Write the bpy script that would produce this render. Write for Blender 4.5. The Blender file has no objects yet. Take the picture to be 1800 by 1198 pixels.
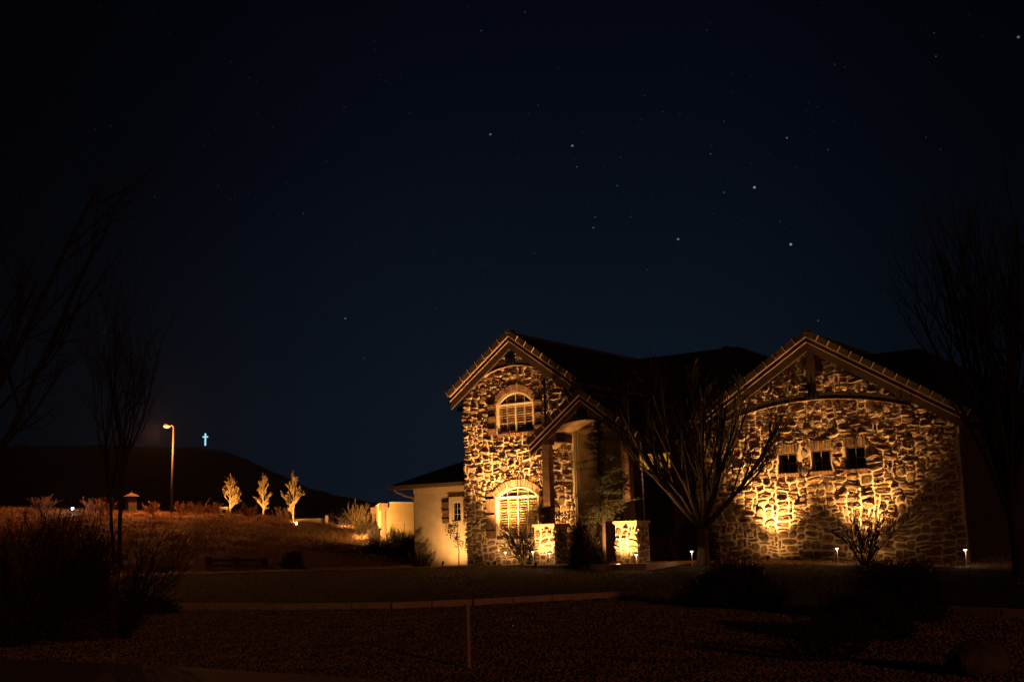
import bpy, math, random
import numpy as np
from mathutils import Vector, Matrix, geometry

scene = bpy.context.scene
COL = scene.collection
R = math.radians

# ------------------------------------------------------------------ camera
FPX, PITCH, ROLL, CZ = 2135.0, math.atan(.164), .030, .87
cam_d = bpy.data.cameras.new('camera')
cam_d.sensor_width = 36; cam_d.lens = FPX * 36 / 1800
cam_d.clip_start = .1; cam_d.clip_end = 4000
cam = bpy.data.objects.new('camera', cam_d); COL.objects.link(cam)
fw = Vector((0, math.cos(PITCH), math.sin(PITCH))); rt = Vector((1, 0, 0)); up = rt.cross(fw)
rr = rt * math.cos(ROLL) - up * math.sin(ROLL); uu_ = up * math.cos(ROLL) + rt * math.sin(ROLL)
M4 = Matrix(((rr.x, uu_.x, -fw.x, 0), (rr.y, uu_.y, -fw.y, 0), (rr.z, uu_.z, -fw.z, CZ), (0, 0, 0, 1)))
cam.matrix_world = M4
scene.camera = cam

# ------------------------------------------------------------------ world (night) and the one dim sun: sodium-tinted low light from the street on the right
w = bpy.data.worlds.new('World'); scene.world = w; w.use_nodes = True
nt = w.node_tree; bg = nt.nodes['Background']
l = nt.links; n = nt.nodes
# clear night sky: navy with a faint town glow low down, darker to the left
tc = n.new('ShaderNodeTexCoord'); sx = n.new('ShaderNodeSeparateXYZ'); l.new(tc.outputs['Generated'], sx.inputs[0])
rp = n.new('ShaderNodeValToRGB'); l.new(sx.outputs['Z'], rp.inputs[0])
els = [(0, (.0030,.0076,.0150)), (.10, (.0031,.0075,.0145)), (.19, (.0024,.0057,.0115)), (.30, (.0014,.0033,.0078)), (.45, (.0006,.0014,.0042)), (1, (.0003,.0008,.003))]
rp.color_ramp.elements[0].position = els[0][0]; rp.color_ramp.elements[0].color = (*els[0][1], 1)
rp.color_ramp.elements[1].position = els[-1][0]; rp.color_ramp.elements[1].color = (*els[-1][1], 1)
for p, c in els[1:-1]:
    e = rp.color_ramp.elements.new(p); e.color = (*c, 1)
az = n.new('ShaderNodeMapRange'); az.interpolation_type = 'SMOOTHSTEP'; az.inputs['From Min'].default_value = -.42; az.inputs['From Max'].default_value = -.02; az.inputs['To Min'].default_value = .25; az.inputs['To Max'].default_value = 1
az2 = n.new('ShaderNodeMapRange'); az2.interpolation_type = 'SMOOTHSTEP'; az2.inputs['From Min'].default_value = .12; az2.inputs['From Max'].default_value = .42; az2.inputs['To Min'].default_value = 1; az2.inputs['To Max'].default_value = .35
mlt = n.new('ShaderNodeMath'); mlt.operation = 'MULTIPLY'; l.new(sx.outputs['X'], az2.inputs[0]); l.new(az.outputs[0], mlt.inputs[0]); l.new(az2.outputs[0], mlt.inputs[1])
l.new(sx.outputs['X'], az.inputs[0]); l.new(rp.outputs[0], bg.inputs[0]); l.new(mlt.outputs[0], bg.inputs[1])
sun_d = bpy.data.lights.new('low_glow', 'SUN'); sun_d.energy = .185; sun_d.angle = R(1.5); sun_d.color = (1, .36, .13)
sun = bpy.data.objects.new('low_glow', sun_d); COL.objects.link(sun)
sun.rotation_euler = Vector((.45, -.88, .17)).to_track_quat('Z', 'Y').to_euler()
scene.view_settings.view_transform = 'Standard'; scene.view_settings.look = 'None'
scene.view_settings.exposure = 0; scene.view_settings.gamma = 1
scene.cycles.max_bounces = 4; scene.cycles.diffuse_bounces = 2; scene.cycles.glossy_bounces = 2
scene.cycles.transparent_max_bounces = 6; scene.cycles.transmission_bounces = 2
scene.cycles.use_denoising = True
scene.cycles.sample_clamp_indirect = 3

LAMP = (1, .50, .155)      # warm landscape bulbs
# power of each kind of fixture
P_WALL, P_PED, P_GAR, P_GAR2, P_WING, P_TREE = 8000, 720,  3400, 2200, 340, 1100

# ------------------------------------------------------------------ helpers
def smooth(t):
    t = np.clip(t, 0, 1); return t * t * (3 - 2 * t)
def hgt(X, Y):
    X = np.asarray(X, float); Y = np.asarray(Y, float)
    b = np.interp(Y, [0, 12, 15, 20, 26, 34, 38.5, 42, 46], [-.80, -.77, -.74, -.64, -.5, -.36, -.22, -.03, 0])
    top = np.interp(X, [-60, -34, -22, -18, -14, -8], [4.4, 3.85, 3.15, 2.95, 2.45, 1.9])
    return b + smooth((-3.2 - X) / 5.) * top * (.35 * np.clip((Y - 49) / 31, 0, 1) + .65 * smooth((Y - 49) / 31.))
TH = R(35)
OX, OY = -1.9016, 46.0
def hw(u, v, z=None):
    x = OX + u * math.cos(TH) + v * math.sin(TH); y = OY - u * math.sin(TH) + v * math.cos(TH)
    return (x, y, float(hgt(x, y)) if z is None else z)

class MB:
    def __init__(s): s.V = []; s.F = []; s.MI = []; s.cur = 0
    def add(s, vs, fs):
        o = len(s.V); s.V.extend(vs); s.F.extend([tuple(i + o for i in f) for f in fs]); s.MI.extend([s.cur] * len(fs))
    def box(s, x0, x1, y0, y1, z0, z1):
        s.add([(x0,y0,z0),(x1,y0,z0),(x1,y1,z0),(x0,y1,z0),(x0,y0,z1),(x1,y0,z1),(x1,y1,z1),(x0,y1,z1)],
              [(0,3,2,1),(4,5,6,7),(0,1,5,4),(1,2,6,5),(2,3,7,6),(3,0,4,7)])
    def prism(s, poly, y0, y1):
        """polygon [(x,z)] counter-clockwise seen from -y, extruded from y0 (front) to y1"""
        n = len(poly)
        vs = [(p[0], y0, p[1]) for p in poly] + [(p[0], y1, p[1]) for p in poly]
        tri = geometry.tessellate_polygon([[Vector((p[0], p[1], 0)) for p in poly]])
        fs = []
        for t in tri:
            a, b, c = [Vector(poly[i]) for i in t]
            ccw = (b - a).cross(c - a) > 0
            t = t if ccw else t[::-1]
            fs.append(tuple(t)); fs.append(tuple(i + n for i in t[::-1]))
        for i in range(n):
            j = (i + 1) % n; fs.append((i, i + n, j + n, j))
        s.add(vs, fs)
    def slab(s, outer, holes, y0, y1):
        loops = [outer] + holes
        flat = [p for l in loops for p in l]; n = len(flat)
        tri = geometry.tessellate_polygon([[Vector((p[0], p[1], 0)) for p in l] for l in loops])
        vs = [(p[0], y0, p[1]) for p in flat] + [(p[0], y1, p[1]) for p in flat]; fs = []
        for t in tri:
            a, b, c = [Vector(flat[i]) for i in t]
            t = t if (b - a).cross(c - a) > 0 else t[::-1]
            fs.append(tuple(t)); fs.append(tuple(i + n for i in t[::-1]))
        o = 0
        for k, l in enumerate(loops):
            m = len(l)
            for i in range(m):
                a, b = o + i, o + (i + 1) % m
                fs.append((a, a + n, b + n, b) if k == 0 else (a, b, b + n, a + n))
            o += m
        s.add(vs, fs)
    def quadslab(s, a, b, c, d, t):
        """a thick sheet on four corners (counter-clockwise from above), t thick downwards along its normal"""
        a, b, c, d = map(Vector, (a, b, c, d)); n = (b - a).cross(d - a).normalized() * t
        vs = [tuple(p) for p in (a, b, c, d)] + [tuple(p - n) for p in (a, b, c, d)]
        s.add(vs, [(0,1,2,3),(7,6,5,4),(0,4,5,1),(1,5,6,2),(2,6,7,3),(3,7,4,0)])
    def bar(s, p, q, wd, ht, upv=(0, 0, 1)):
        p, q = Vector(p), Vector(q); d = (q - p).normalized(); sd = d.cross(Vector(upv)).normalized(); u = sd.cross(d)
        vs = []
        for c in (p, q):
            for i, j in ((-1,-1),(1,-1),(1,1),(-1,1)): vs.append(tuple(c + sd * i * wd / 2 + u * j * ht / 2))
        s.add(vs, [(0,1,2,3),(7,6,5,4),(0,4,5,1),(1,5,6,2),(2,6,7,3),(3,7,4,0)])
    def tube(s, pts, rad, n=5, cap=True):
        pts = [Vector(p) for p in pts]; m = len(pts); vs = []; fs = []
        d0 = (pts[1] - pts[0]).normalized(); a = Vector((1, 0, 0)) if abs(d0.x) < .8 else Vector((0, 1, 0))
        for i, p in enumerate(pts):
            d = (pts[min(i + 1, m - 1)] - pts[max(i - 1, 0)]).normalized()
            x = (a - d * a.dot(d)).normalized(); y = d.cross(x); a = x
            r = rad[i]
            for k in range(n):
                t = 2 * math.pi * k / n; q = p + (x * math.cos(t) + y * math.sin(t)) * r; vs.append((q.x, q.y, q.z))
        for i in range(m - 1):
            for k in range(n):
                k2 = (k + 1) % n; fs.append((i*n+k, i*n+k2, (i+1)*n+k2, (i+1)*n+k))
        if cap: fs.append(tuple(range((m-1)*n, m*n))); fs.append(tuple(range(n-1, -1, -1)))
        s.add(vs, fs)
    def lathe(s, prof, n=16, c=(0,0,0)):
        m = len(prof); vs = []; fs = []
        for r, z in prof:
            for k in range(n):
                t = 2*math.pi*k/n; vs.append((c[0]+r*math.cos(t), c[1]+r*math.sin(t), c[2]+z))
        for i in range(m-1):
            for k in range(n):
                k2 = (k+1) % n; fs.append((i*n+k, i*n+k2, (i+1)*n+k2, (i+1)*n+k))
        fs.append(tuple(range((m-1)*n, m*n))); fs.append(tuple(range(n-1, -1, -1)))
        s.add(vs, fs)
    def build(s, name, mats, parent=None, sm=False, loc=None):
        me = bpy.data.meshes.new(name); me.from_pydata([tuple(v) for v in s.V], [], s.F)
        if not isinstance(mats, (list, tuple)): mats = [mats]
        for m in mats: me.materials.append(m)
        if len(mats) > 1: me.polygons.foreach_set('material_index', s.MI)
        if sm: me.polygons.foreach_set('use_smooth', [True] * len(me.polygons))
        me.update()
        return link(name, me, parent, loc)
def link(name, me, parent=None, loc=None):
    o = bpy.data.objects.new(name, me); COL.objects.link(o)
    if parent: o.parent = parent
    if loc: o.location = loc
    return o
def npmesh(name, V, F, mat, parent=None):
    """V (n,3) array, F (m,k) array"""
    me = bpy.data.meshes.new(name); m, k = F.shape
    me.vertices.add(len(V)); me.vertices.foreach_set('co', V.astype(np.float32).ravel())
    me.loops.add(m * k); me.loops.foreach_set('vertex_index', F.astype(np.int32).ravel())
    me.polygons.add(m); me.polygons.foreach_set('loop_start', np.arange(0, m*k, k, dtype=np.int32))
    me.materials.append(mat); me.update(calc_edges=True); me.validate()
    return link(name, me, parent)
def tag(o, label=None, cat=None, group=None, kind=None):
    for k, v in (('label', label), ('category', cat), ('group', group), ('kind', kind)):
        if v: o[k] = v
    return o
def empty(name, loc=(0,0,0), rz=0, **kw):
    o = bpy.data.objects.new(name, None); COL.objects.link(o); o.location = loc; o.rotation_euler = (0, 0, rz); o.empty_display_size = .2
    return tag(o, **kw)
def copy_tree(o, parent=None):
    c = o.copy(); COL.objects.link(c)
    if parent: c.parent = parent
    for ch in list(o.children): copy_tree(ch, c)
    return c

# ------------------------------------------------------------------ materials
def mat(name, c1, c2=None, scale=8, rough=.8, bump=0, bscale=None, stretch=None, rnd=0, island=False, metal=0, detail=4, c3=None, dist=.02, spec=.3):
    m = bpy.data.materials.new(name); m.use_nodes = True; n = m.node_tree.nodes; l = m.node_tree.links
    b = n['Principled BSDF']; b.inputs['Roughness'].default_value = rough; b.inputs['Metallic'].default_value = metal
    b.inputs['Specular IOR Level'].default_value = spec
    if c2 is None: c2 = c1
    tc = n.new('ShaderNodeTexCoord'); mp = n.new('ShaderNodeMapping'); l.new(tc.outputs['Object'], mp.inputs[0])
    if stretch: mp.inputs['Scale'].default_value = stretch
    nz = n.new('ShaderNodeTexNoise'); nz.inputs['Scale'].default_value = scale; nz.inputs['Detail'].default_value = detail; l.new(mp.outputs[0], nz.inputs['Vector'])
    rp = n.new('ShaderNodeValToRGB'); rp.color_ramp.elements[0].position = .35; rp.color_ramp.elements[1].position = .65
    rp.color_ramp.elements[0].color = (*c1, 1); rp.color_ramp.elements[1].color = (*c2, 1); l.new(nz.outputs[0], rp.inputs[0])
    col = rp.outputs[0]
    if rnd:
        if island: src = n.new('ShaderNodeNewGeometry').outputs['Random Per Island']
        else: src = n.new('ShaderNodeObjectInfo').outputs['Random']
        r2 = n.new('ShaderNodeValToRGB'); r2.color_ramp.elements[0].color = (1-rnd, 1-rnd, 1-rnd, 1); r2.color_ramp.elements[1].color = (1+rnd*.5, 1+rnd*.5, 1+rnd*.5, 1)
        e = r2.color_ramp.elements.new(.5); e.color = (1, 1-rnd*.30, 1-rnd*.55, 1); e = r2.color_ramp.elements.new(.75); e.color = (1-rnd*.55, 1-rnd*.5, 1-rnd*.35, 1)
        l.new(src, r2.inputs[0])
        mx = n.new('ShaderNodeMix'); mx.data_type = 'RGBA'; mx.blend_type = 'MULTIPLY'; mx.inputs[0].default_value = 1
        l.new(col, mx.inputs[6]); l.new(r2.outputs[0], mx.inputs[7]); col = mx.outputs[2]
    l.new(col, b.inputs['Base Color'])
    if bump:
        n2 = n.new('ShaderNodeTexNoise'); n2.inputs['Scale'].default_value = bscale or scale * 3; n2.inputs['Detail'].default_value = 6; l.new(mp.outputs[0], n2.inputs['Vector'])
        bp = n.new('ShaderNodeBump'); bp.inputs['Strength'].default_value = bump; bp.inputs['Distance'].default_value = dist
        l.new(n2.outputs[0], bp.inputs['Height']); l.new(bp.outputs[0], b.inputs['Normal'])
    return m
def emis(name, col, s):
    m = bpy.data.materials.new(name); m.use_nodes = True; n = m.node_tree.nodes; b = n['Principled BSDF']
    b.inputs['Base Color'].default_value = (.02, .02, .02, 1); b.inputs['Emission Color'].default_value = (*col, 1); b.inputs['Emission Strength'].default_value = s
    return m
def glass(name, rough=.05):
    m = bpy.data.materials.new(name); m.use_nodes = True; n = m.node_tree.nodes; l = m.node_tree.links
    n.remove(n['Principled BSDF']); tr = n.new('ShaderNodeBsdfTransparent'); gl = n.new('ShaderNodeBsdfGlossy'); gl.inputs['Roughness'].default_value = rough
    tr.inputs[0].default_value = (.9, .92, .9, 1)
    mx = n.new('ShaderNodeMixShader'); mx.inputs[0].default_value = .07
    l.new(tr.outputs[0], mx.inputs[1]); l.new(gl.outputs[0], mx.inputs[2]); l.new(mx.outputs[0], n['Material Output'].inputs[0])
    return m
M = dict(
    stone=mat('stone', (.15,.10,.062), (.33,.235,.14), 5, .9, 1.0, 26, rnd=.45, dist=.035),
    stone_i=mat('stone_small', (.15,.10,.062), (.33,.235,.14), 5, .9, 1.0, 26, rnd=.45, island=True, dist=.035),
    mortar=mat('mortar', (.52,.42,.30), (.68,.56,.41), 14, .95, .8, 40, dist=.03),
    brick=mat('brick', (.22,.13,.08), (.36,.23,.14), 20, .9, .6, 60, rnd=.4),
    timber=mat('timber', (.028,.014,.008), (.052,.027,.015), 3, .75, .5, 14, stretch=(1,1,6)),
    timber_h=mat('timber_beam', (.028,.014,.008), (.052,.027,.015), 3, .75, .5, 14, stretch=(1,1,6)),
    post=mat('post_timber', (.16,.095,.06), (.26,.16,.10), 3, .8, .5, 14, stretch=(1,1,6)),
    fascia=mat('fascia', (.045,.024,.013), (.075,.04,.022), 6, .7, .3, 20),
    soffit=mat('soffit', (.20,.125,.07), (.27,.17,.10), 5, .8, .2, 20),
    drip=mat('drip_edge', (.55,.38,.25), (.65,.46,.30), 8, .5, .1),  # also colours the rake tile ribs as caught light
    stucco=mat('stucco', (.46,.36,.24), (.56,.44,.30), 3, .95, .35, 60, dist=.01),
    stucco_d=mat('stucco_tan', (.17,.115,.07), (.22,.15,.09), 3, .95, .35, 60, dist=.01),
    stucco_b=mat('stucco_brown_shade', (.045,.03,.02), (.065,.042,.026), 3, .95, .35, 60, dist=.01),  # pillar stucco; also darkens the garage side wall into shade
    stucco_y=mat('stucco_yellow', (.44,.31,.13), (.52,.38,.17), 1.2, .95, .3, 60, dist=.01),
    trim=mat('stucco_trim', (.55,.43,.29), (.62,.49,.33), 6, .9, .2, 60, dist=.008),
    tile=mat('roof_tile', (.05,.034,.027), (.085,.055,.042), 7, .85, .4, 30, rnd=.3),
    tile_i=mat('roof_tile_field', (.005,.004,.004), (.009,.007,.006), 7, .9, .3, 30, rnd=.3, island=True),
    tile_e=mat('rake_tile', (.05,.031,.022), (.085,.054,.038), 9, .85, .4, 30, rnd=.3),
    frame=mat('window_frame', (.62,.54,.40), (.70,.60,.45), 4, .5, .05),
    louver=mat('wood_louver', (.42,.21,.10), (.52,.28,.14), 5, .5, .2, 30, stretch=(1,1,8)),
    louver_l=mat('cream_louver', (.55,.38,.2), (.62,.44,.25), 5, .5, .1),
    shutter=mat('shutter_wood', (.11,.062,.038), (.19,.112,.07), 4, .8, .5, 25, rnd=.25, stretch=(3,3,1)),
    dark=mat('room_dark', (.006,.005,.005), (.009,.008,.007), 3, .9),
    metal=mat('black_metal', (.012,.012,.013), (.02,.02,.022), 12, .4, .1, metal=.6),
    bolt=mat('bolt_steel', (.10,.10,.11), (.15,.15,.16), 12, .35, metal=.8),
    gutter=mat('gutter', (.20,.14,.10), (.24,.17,.12), 4, .4, .05),
    chain=mat('chain_metal', (.4,.33,.25), (.5,.42,.32), 12, .35, metal=.7),
    bark=mat('bark', (.035,.022,.014), (.07,.045,.03), 9, .95, .8, 30, stretch=(3,3,1)),
    twig=mat('twig', (.020,.012,.008), (.036,.022,.014), 9, .9),
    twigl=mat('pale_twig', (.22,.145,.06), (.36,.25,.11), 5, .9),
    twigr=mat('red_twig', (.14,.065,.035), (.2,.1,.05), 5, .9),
    needle=mat('needle', (.035,.045,.016), (.065,.075,.028), 5, .8),
    leafd=mat('dark_leaf', (.022,.018,.01), (.05,.036,.018), 5, .9),
    grass=mat('lawn_grass', (.020,.016,.007), (.036,.026,.012), 3, .95, .8, 40, dist=.03),
    blade=mat('dry_grass', (.17,.095,.045), (.30,.18,.085), .6, .95),
    straw=mat('straw', (.38,.26,.14), (.5,.36,.2), 3, .9),
    mulch=mat('mulch', (.13,.085,.05), (.26,.18,.11), 20, .95, 1, 60, dist=.04),
    gravelg=mat('gravel_ground', (.05,.033,.022), (.12,.08,.055), 22, .95, 1, 50, dist=.04),
    pebble=mat('pebble', (.26,.18,.12), (.48,.34,.24), 2, .9, 0, rnd=.6, island=True),
    bank=mat('bank_soil', (.055,.03,.016), (.13,.075,.038), .7, .98, 1, 3, detail=8, dist=.2),
    hill=mat('hill', (.012,.008,.006), (.022,.015,.010), .06, .98, .5, .3),
    concrete=mat('concrete', (.42,.29,.21), (.52,.37,.27), 5, .9, .3, 40),
    walk=mat('sidewalk', (.30,.20,.16), (.36,.24,.19), 4, .9, .2, 60),
    postw=mat('post_wood', (.40,.27,.19), (.5,.34,.25), 3, .85, .3, 30, stretch=(1,1,6)),
    rock=mat('boulder', (.09,.06,.042), (.18,.12,.085), 3, .95, 1, 8, dist=.06),
    pale=mat('pale_metal', (.5,.42,.32), (.6,.5,.38), 4, .5),
    pole=mat('lamp_pole', (.03,.024,.02), (.045,.035,.028), 4, .6),
    glass=glass('glass'),
)

# ------------------------------------------------------------------ stars, far out
# stars: azimuth (deg east of the view), elevation (deg), magnitude, tint
_src = [(862,235,1.6,0),(1006,255,1.7,1),(1014,292,.8,0),(1085,325,1.0,2),(1046,380,.7,1),(1043,399,1.1,0),(1108,380,.6,0),(1192,419,1.8,0),(1091,275,.45,0),(1249,269,1.1,2),(1272,212,.5,1),(1251,255,.4,1),(1326,328,2.2,1),(1279,322,.4,2),(1273,337,.9,0),(1383,241,1.3,0),(1455,262,.6,1),(1371,388,.6,1),(1390,428,2.6,0),(1255,374,.35,1),(1438,562,.9,0),(1137,473,.6,0),(939,444,.5,1),(946,184,.5,1),(929,199,.35,1),(1133,167,.4,1),(923,20,.6,1),(846,53,.9,2),(607,558,1.2,0),(640,628,.6,1),(767,541,.4,1),(533,374,.6,1),(605,187,.35,1),(624,430,.4,1),(383,325,.35,1),(272,345,.3,1),(1790,64,2.3,2),(1642,57,.5,1),(1645,98,.7,1),(1467,112,.45,1),(1485,117,.35,1),(1628,240,.4,1),(1653,261,.4,1),(1242,52,.35,1),(1165,195,.35,1),(492,377,.25,1),(727,614,.25,1),(1128,209,.3,1),(1168,352,.3,2),(720,197,.3,1),(658,72,.3,1),(890,523,.3,1),(1055,308,.25,1),(1320,286,.25,1),(1195,198,.25,1),(195,220,.25,1),(560,548,.25,1)]
_rs = random.Random(99); _src += [(_rs.uniform(150,1795), _rs.betavariate(1.2,1.5)*600, _rs.uniform(.06,.22), _rs.choice((0,1,1,2))) for _ in range(170)]
def pix_dir(px, py): return (fw + rr * ((px - 900) / FPX) + uu_ * ((599 - py) / FPX)).normalized()
tints = [(.35,.9,1), (.75,.85,.9), (.2,.45,1)]
sb = MB(); smats = []; skeys = {}
for k, (px, py, mg, t) in enumerate(_src):
    key = (t, round(mg, 1))
    if key not in skeys:
        mm = emis('star_light', tints[t], .015 + .066 * mg ** 1.6); mm.cycles.emission_sampling = 'NONE'; skeys[key] = len(smats); smats.append(mm)
    c = pix_dir(px, py) * 1400; s_ = .55 + .40 * min(mg, 2.2); sb.cur = skeys[key]
    sb.lathe([(.001,-s_),(.8*s_,-.7*s_),(1.15*s_,0),(.8*s_,.7*s_),(.001,s_)], 6, tuple(c))
tag(sb.build('stars', smats), kind='structure')

# ------------------------------------------------------------------ ground
xs = np.concatenate([np.linspace(-150, -60, 30, endpoint=False), np.linspace(-60, -16, 70, endpoint=False), np.linspace(-16, 20, 120, endpoint=False), np.linspace(20, 120, 26)])
ys = np.concatenate([np.linspace(-20, 10, 10, endpoint=False), np.linspace(10, 32, 90, endpoint=False), np.linspace(32, 50, 90, endpoint=False), np.linspace(50, 90, 80, endpoint=False), np.linspace(90, 460, 30)])
GX, GY = np.meshgrid(xs, ys); rng = np.random.default_rng(3)
GZ = hgt(GX, GY) + rng.normal(0, .008, GX.shape) * (GY < 46)
bankm = (GY > 49) & (GX < -3)
GZ = GZ + bankm * (.10*np.sin(GX*1.3+GY*.9) * np.sin(GY*.7 - GX*.4) + rng.normal(0, .05, GX.shape)) * np.clip((GY-49)/6, 0, 1)
def lawn_edge(X): return np.interp(X, [-12, -4.5, -1.9, 1.8, 6.1, 9, 11.4, 13, 13.8, 15], [46.5, 45.4, 44.6, 43.2, 41.2, 39.6, 38.2, 36.0, 33.5, 31])
def curb_y(X): return np.interp(X, [-30, -15, -8.9, -5.2, -2.6, -1.1, 1.1, 2.3, 3.2, 4.6, 7.4, 8.2, 12], [40, 33, 28.9, 27.2, 26.5, 26.7, 27.6, 27.9, 27.0, 24.3, 21.5, 20.5, 17])
nx, ny = len(xs), len(ys); idx = np.arange(nx*ny).reshape(ny, nx)
Q = np.stack([idx[:-1,:-1], idx[:-1,1:], idx[1:,1:], idx[1:,:-1]], -1)
cx = (GX[:-1,:-1] + GX[1:,1:]) / 2; cy = (GY[:-1,:-1] + GY[1:,1:]) / 2
V3 = np.stack([GX, GY, GZ], -1).reshape(-1, 3)
z_gravel = cy < curb_y(cx); z_bank = (cy > 47.5) & (cx < -4.6); z_mulch = ~z_bank & (cy > lawn_edge(cx)) & ~z_gravel
z_lawn = ~(z_gravel | z_bank | z_mulch)
for nm, mask, mt in (('gravel_bed', z_gravel, 'gravelg'), ('hillside', z_bank, 'bank'), ('planting_bed', z_mulch, 'mulch'), ('lawn', z_lawn, 'grass')):
    F = Q[mask]; used, inv = np.unique(F.ravel(), return_inverse=True)
    tag(npmesh(nm, V3[used], inv.reshape(F.shape), M[mt]), kind='structure')
# sidewalk at the lower left
sw = MB(); pts = [(-30, 22.5), (-7.6, 18.3), (-4.7, 16.8), (-2.2, 15.1), (1, 12.8), (6, 8.5)]
for i in range(len(pts) - 1):
    (xa, ya), (xb, yb) = pts[i], pts[i+1]
    za, zb = float(hgt(xa, ya)) + .05, float(hgt(xb, yb)) + .05
    sw.quadslab((xa, ya - 4, za - .01), (xb, yb - 4, zb - .01), (xb, yb, zb), (xa, ya, za), .12)
tag(sw.build('sidewalk', M['walk']), kind='structure')
# far hills
hx = np.array([-420,-260,-170,-130,-112,-102,-92,-82,-70,-58,-48,-33,-15,0,30,80,160,320]); hz = np.array([38,37.5,36.8,35.6,34.6,34.2,31.5,27,21.2,17.2,15,13.6,12,10,8,6,5,4])
X = np.linspace(-420, 320, 260); prof = [(300, .0), (330, .35), (360, .7), (385, .93), (400, 1), (430, .85), (480, .4)]
top = np.interp(X, hx, hz) + rng.normal(0, .25, X.shape) - .2
V = np.array([(x * yy / 400, yy, t * f + (-1 if f == 0 else 0) + (rng.normal(0, .25) if 0 < f < 1 else 0)) for (yy, f) in prof for x, t in zip(X, top)])
ii = np.arange(len(V)).reshape(len(prof), -1)
tag(npmesh('hills', V, np.stack([ii[:-1,:-1], ii[:-1,1:], ii[1:,1:], ii[1:,:-1]], -1).reshape(-1, 4), M['hill']), kind='structure')

# concrete mow curbs
def curb(x0, x1, n, label):
    root = empty('garden_curb', (x0, float(curb_y(x0)), float(hgt(x0, curb_y(x0)))), label=label, cat='curb', group='concrete curbs between lawn and gravel')
    L0 = root.location
    X = np.linspace(x0, x1, n + 1)
    for i in range(n):
        b = MB(); a, c = X[i] + .012, X[i+1] - .012
        pa = Vector((a, curb_y(a), hgt(a, curb_y(a)) + .05)) - L0; pc = Vector((c, curb_y(c), hgt(c, curb_y(c)) + .05)) - L0
        b.bar(pa, pc, .16, .17); b.build('curb_block', M['concrete'], root)
curb(-9.6, 2.4, 14, 'long pale concrete curb curving between the lawn and the gravel bed')
curb(6.9, 8.6, 3, 'short concrete curb at the right edge beside the dark bush')

# ------------------------------------------------------------------ the house
house = empty('stone_house', (OX, OY, 0), -TH, label='stone house with two timber gables lit from below by garden lights', cat='house')
rnd = random.Random(11)
def arc_pts(cx_, w_, zs, zt, n, off=0):
    """points of a segmental arch from right spring to left spring"""
    h = zt - zs; Rr = (w_*w_/4 + h*h) / (2*h); zc = zt - Rr; a = math.asin(min(1, w_/2/Rr)); 
    return [(cx_ + (Rr+off)*math.sin(t), zc + (Rr+off)*math.cos(t)) for t in np.linspace(a, -a, n)]
UW = dict(c=2.40, w=1.60, z0=4.79, zs=5.84, zt=6.27)
LW = dict(c=2.38, w=1.82, z0=1.01, zs=2.44, zt=2.80)
def arch_open(W, g=0): return [(W['c']-W['w']/2-g, W['z0']-g), (W['c']+W['w']/2+g, W['z0']-g)] + arc_pts(W['c'], W['w'], W['zs'], W['zt'], 13, g)
def t_roof(u): return 8.40 - .715 * abs(u - 2.42)
def g_roof(u): return 7.47 - .612 * abs(u - 12.70)
def p_roof(u): return 5.75 - .745 * abs(u - 6.20)
# walls with real openings
b = MB(); b.slab([(0,-.4),(4.85,-.4),(4.85,t_roof(4.85)-.14),(2.42,t_roof(2.42)-.16),(0,t_roof(0)-.14)], [arch_open(UW), arch_open(LW)], 0, .3)
tower = b.build('tower_wall', M['mortar'], house)
GW = [(11.28, 11.95, 2.86, 3.52), (12.46, 13.14, 2.87, 3.56), (13.66, 14.34, 2.87, 3.60)]
b = MB(); b.slab([(8.0,-.8),(17.4,-.8),(17.4,g_roof(17.4)-.12),(12.7,g_roof(12.7)-.14),(8.0,g_roof(8.0)-.12)], [[(a,c),(b_,c),(b_,d),(a,d)] for a,b_,c,d in GW], 3, 3.3)
garw = b.build('garage_wall', M['mortar'], house)
b = MB()
b.box(4.60,4.85,.3,5,-.4,6.5); b.box(0,.25,.3,5,-.4,6.5)
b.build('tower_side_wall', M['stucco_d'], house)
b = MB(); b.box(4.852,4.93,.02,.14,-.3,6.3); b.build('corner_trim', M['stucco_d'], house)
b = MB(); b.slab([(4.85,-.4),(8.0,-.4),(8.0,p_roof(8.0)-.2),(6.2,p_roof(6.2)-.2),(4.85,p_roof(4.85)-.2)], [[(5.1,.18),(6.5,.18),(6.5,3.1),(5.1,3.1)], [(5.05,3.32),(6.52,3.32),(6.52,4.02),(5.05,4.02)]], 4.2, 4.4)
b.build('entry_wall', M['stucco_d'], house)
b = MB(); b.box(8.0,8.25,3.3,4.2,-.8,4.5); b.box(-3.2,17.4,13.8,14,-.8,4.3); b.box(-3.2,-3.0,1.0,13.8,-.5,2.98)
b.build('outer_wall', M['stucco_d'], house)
b = MB(); b.box(17.1,17.4,3.301,14,-.8,4.3); b.box(17.402,17.425,2.98,14,-.8,4.3); b.build('garage_side_wall', M['stucco_b'], house)  # dark stucco and an added thin panel paint this sunlit side as shade
b = MB(); b.slab([(-3.2,-.5),(0,-.5),(0,3.0),(-3.2,3.0)], [[(-1.28,1.66),(-.84,1.66),(-.84,2.41),(-1.28,2.41)]], .8, 1.0)
wing = b.build('wing_wall', M['stucco'], house)
b = MB(); b.box(-3.215,-.002,.775,.798,2.80,2.985); b.build('wall_band', M['trim'], house)
b = MB(); b.box(-3.205,-.002,.785,.797,.32,.335); b.build('weep_screed', M['trim'], house)
b = MB(); b.box(-3.1, 17.0, 5.2, 5.3, -.3, 4.2); b.box(.3,4.5,1.6,1.65,0,6.3); b.box(8.3,17,5,5.05,0,4.5); b.box(-3,-.1,2.4,2.45,-.3,2.9); b.build('inner_wall', M['dark'], house)

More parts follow.
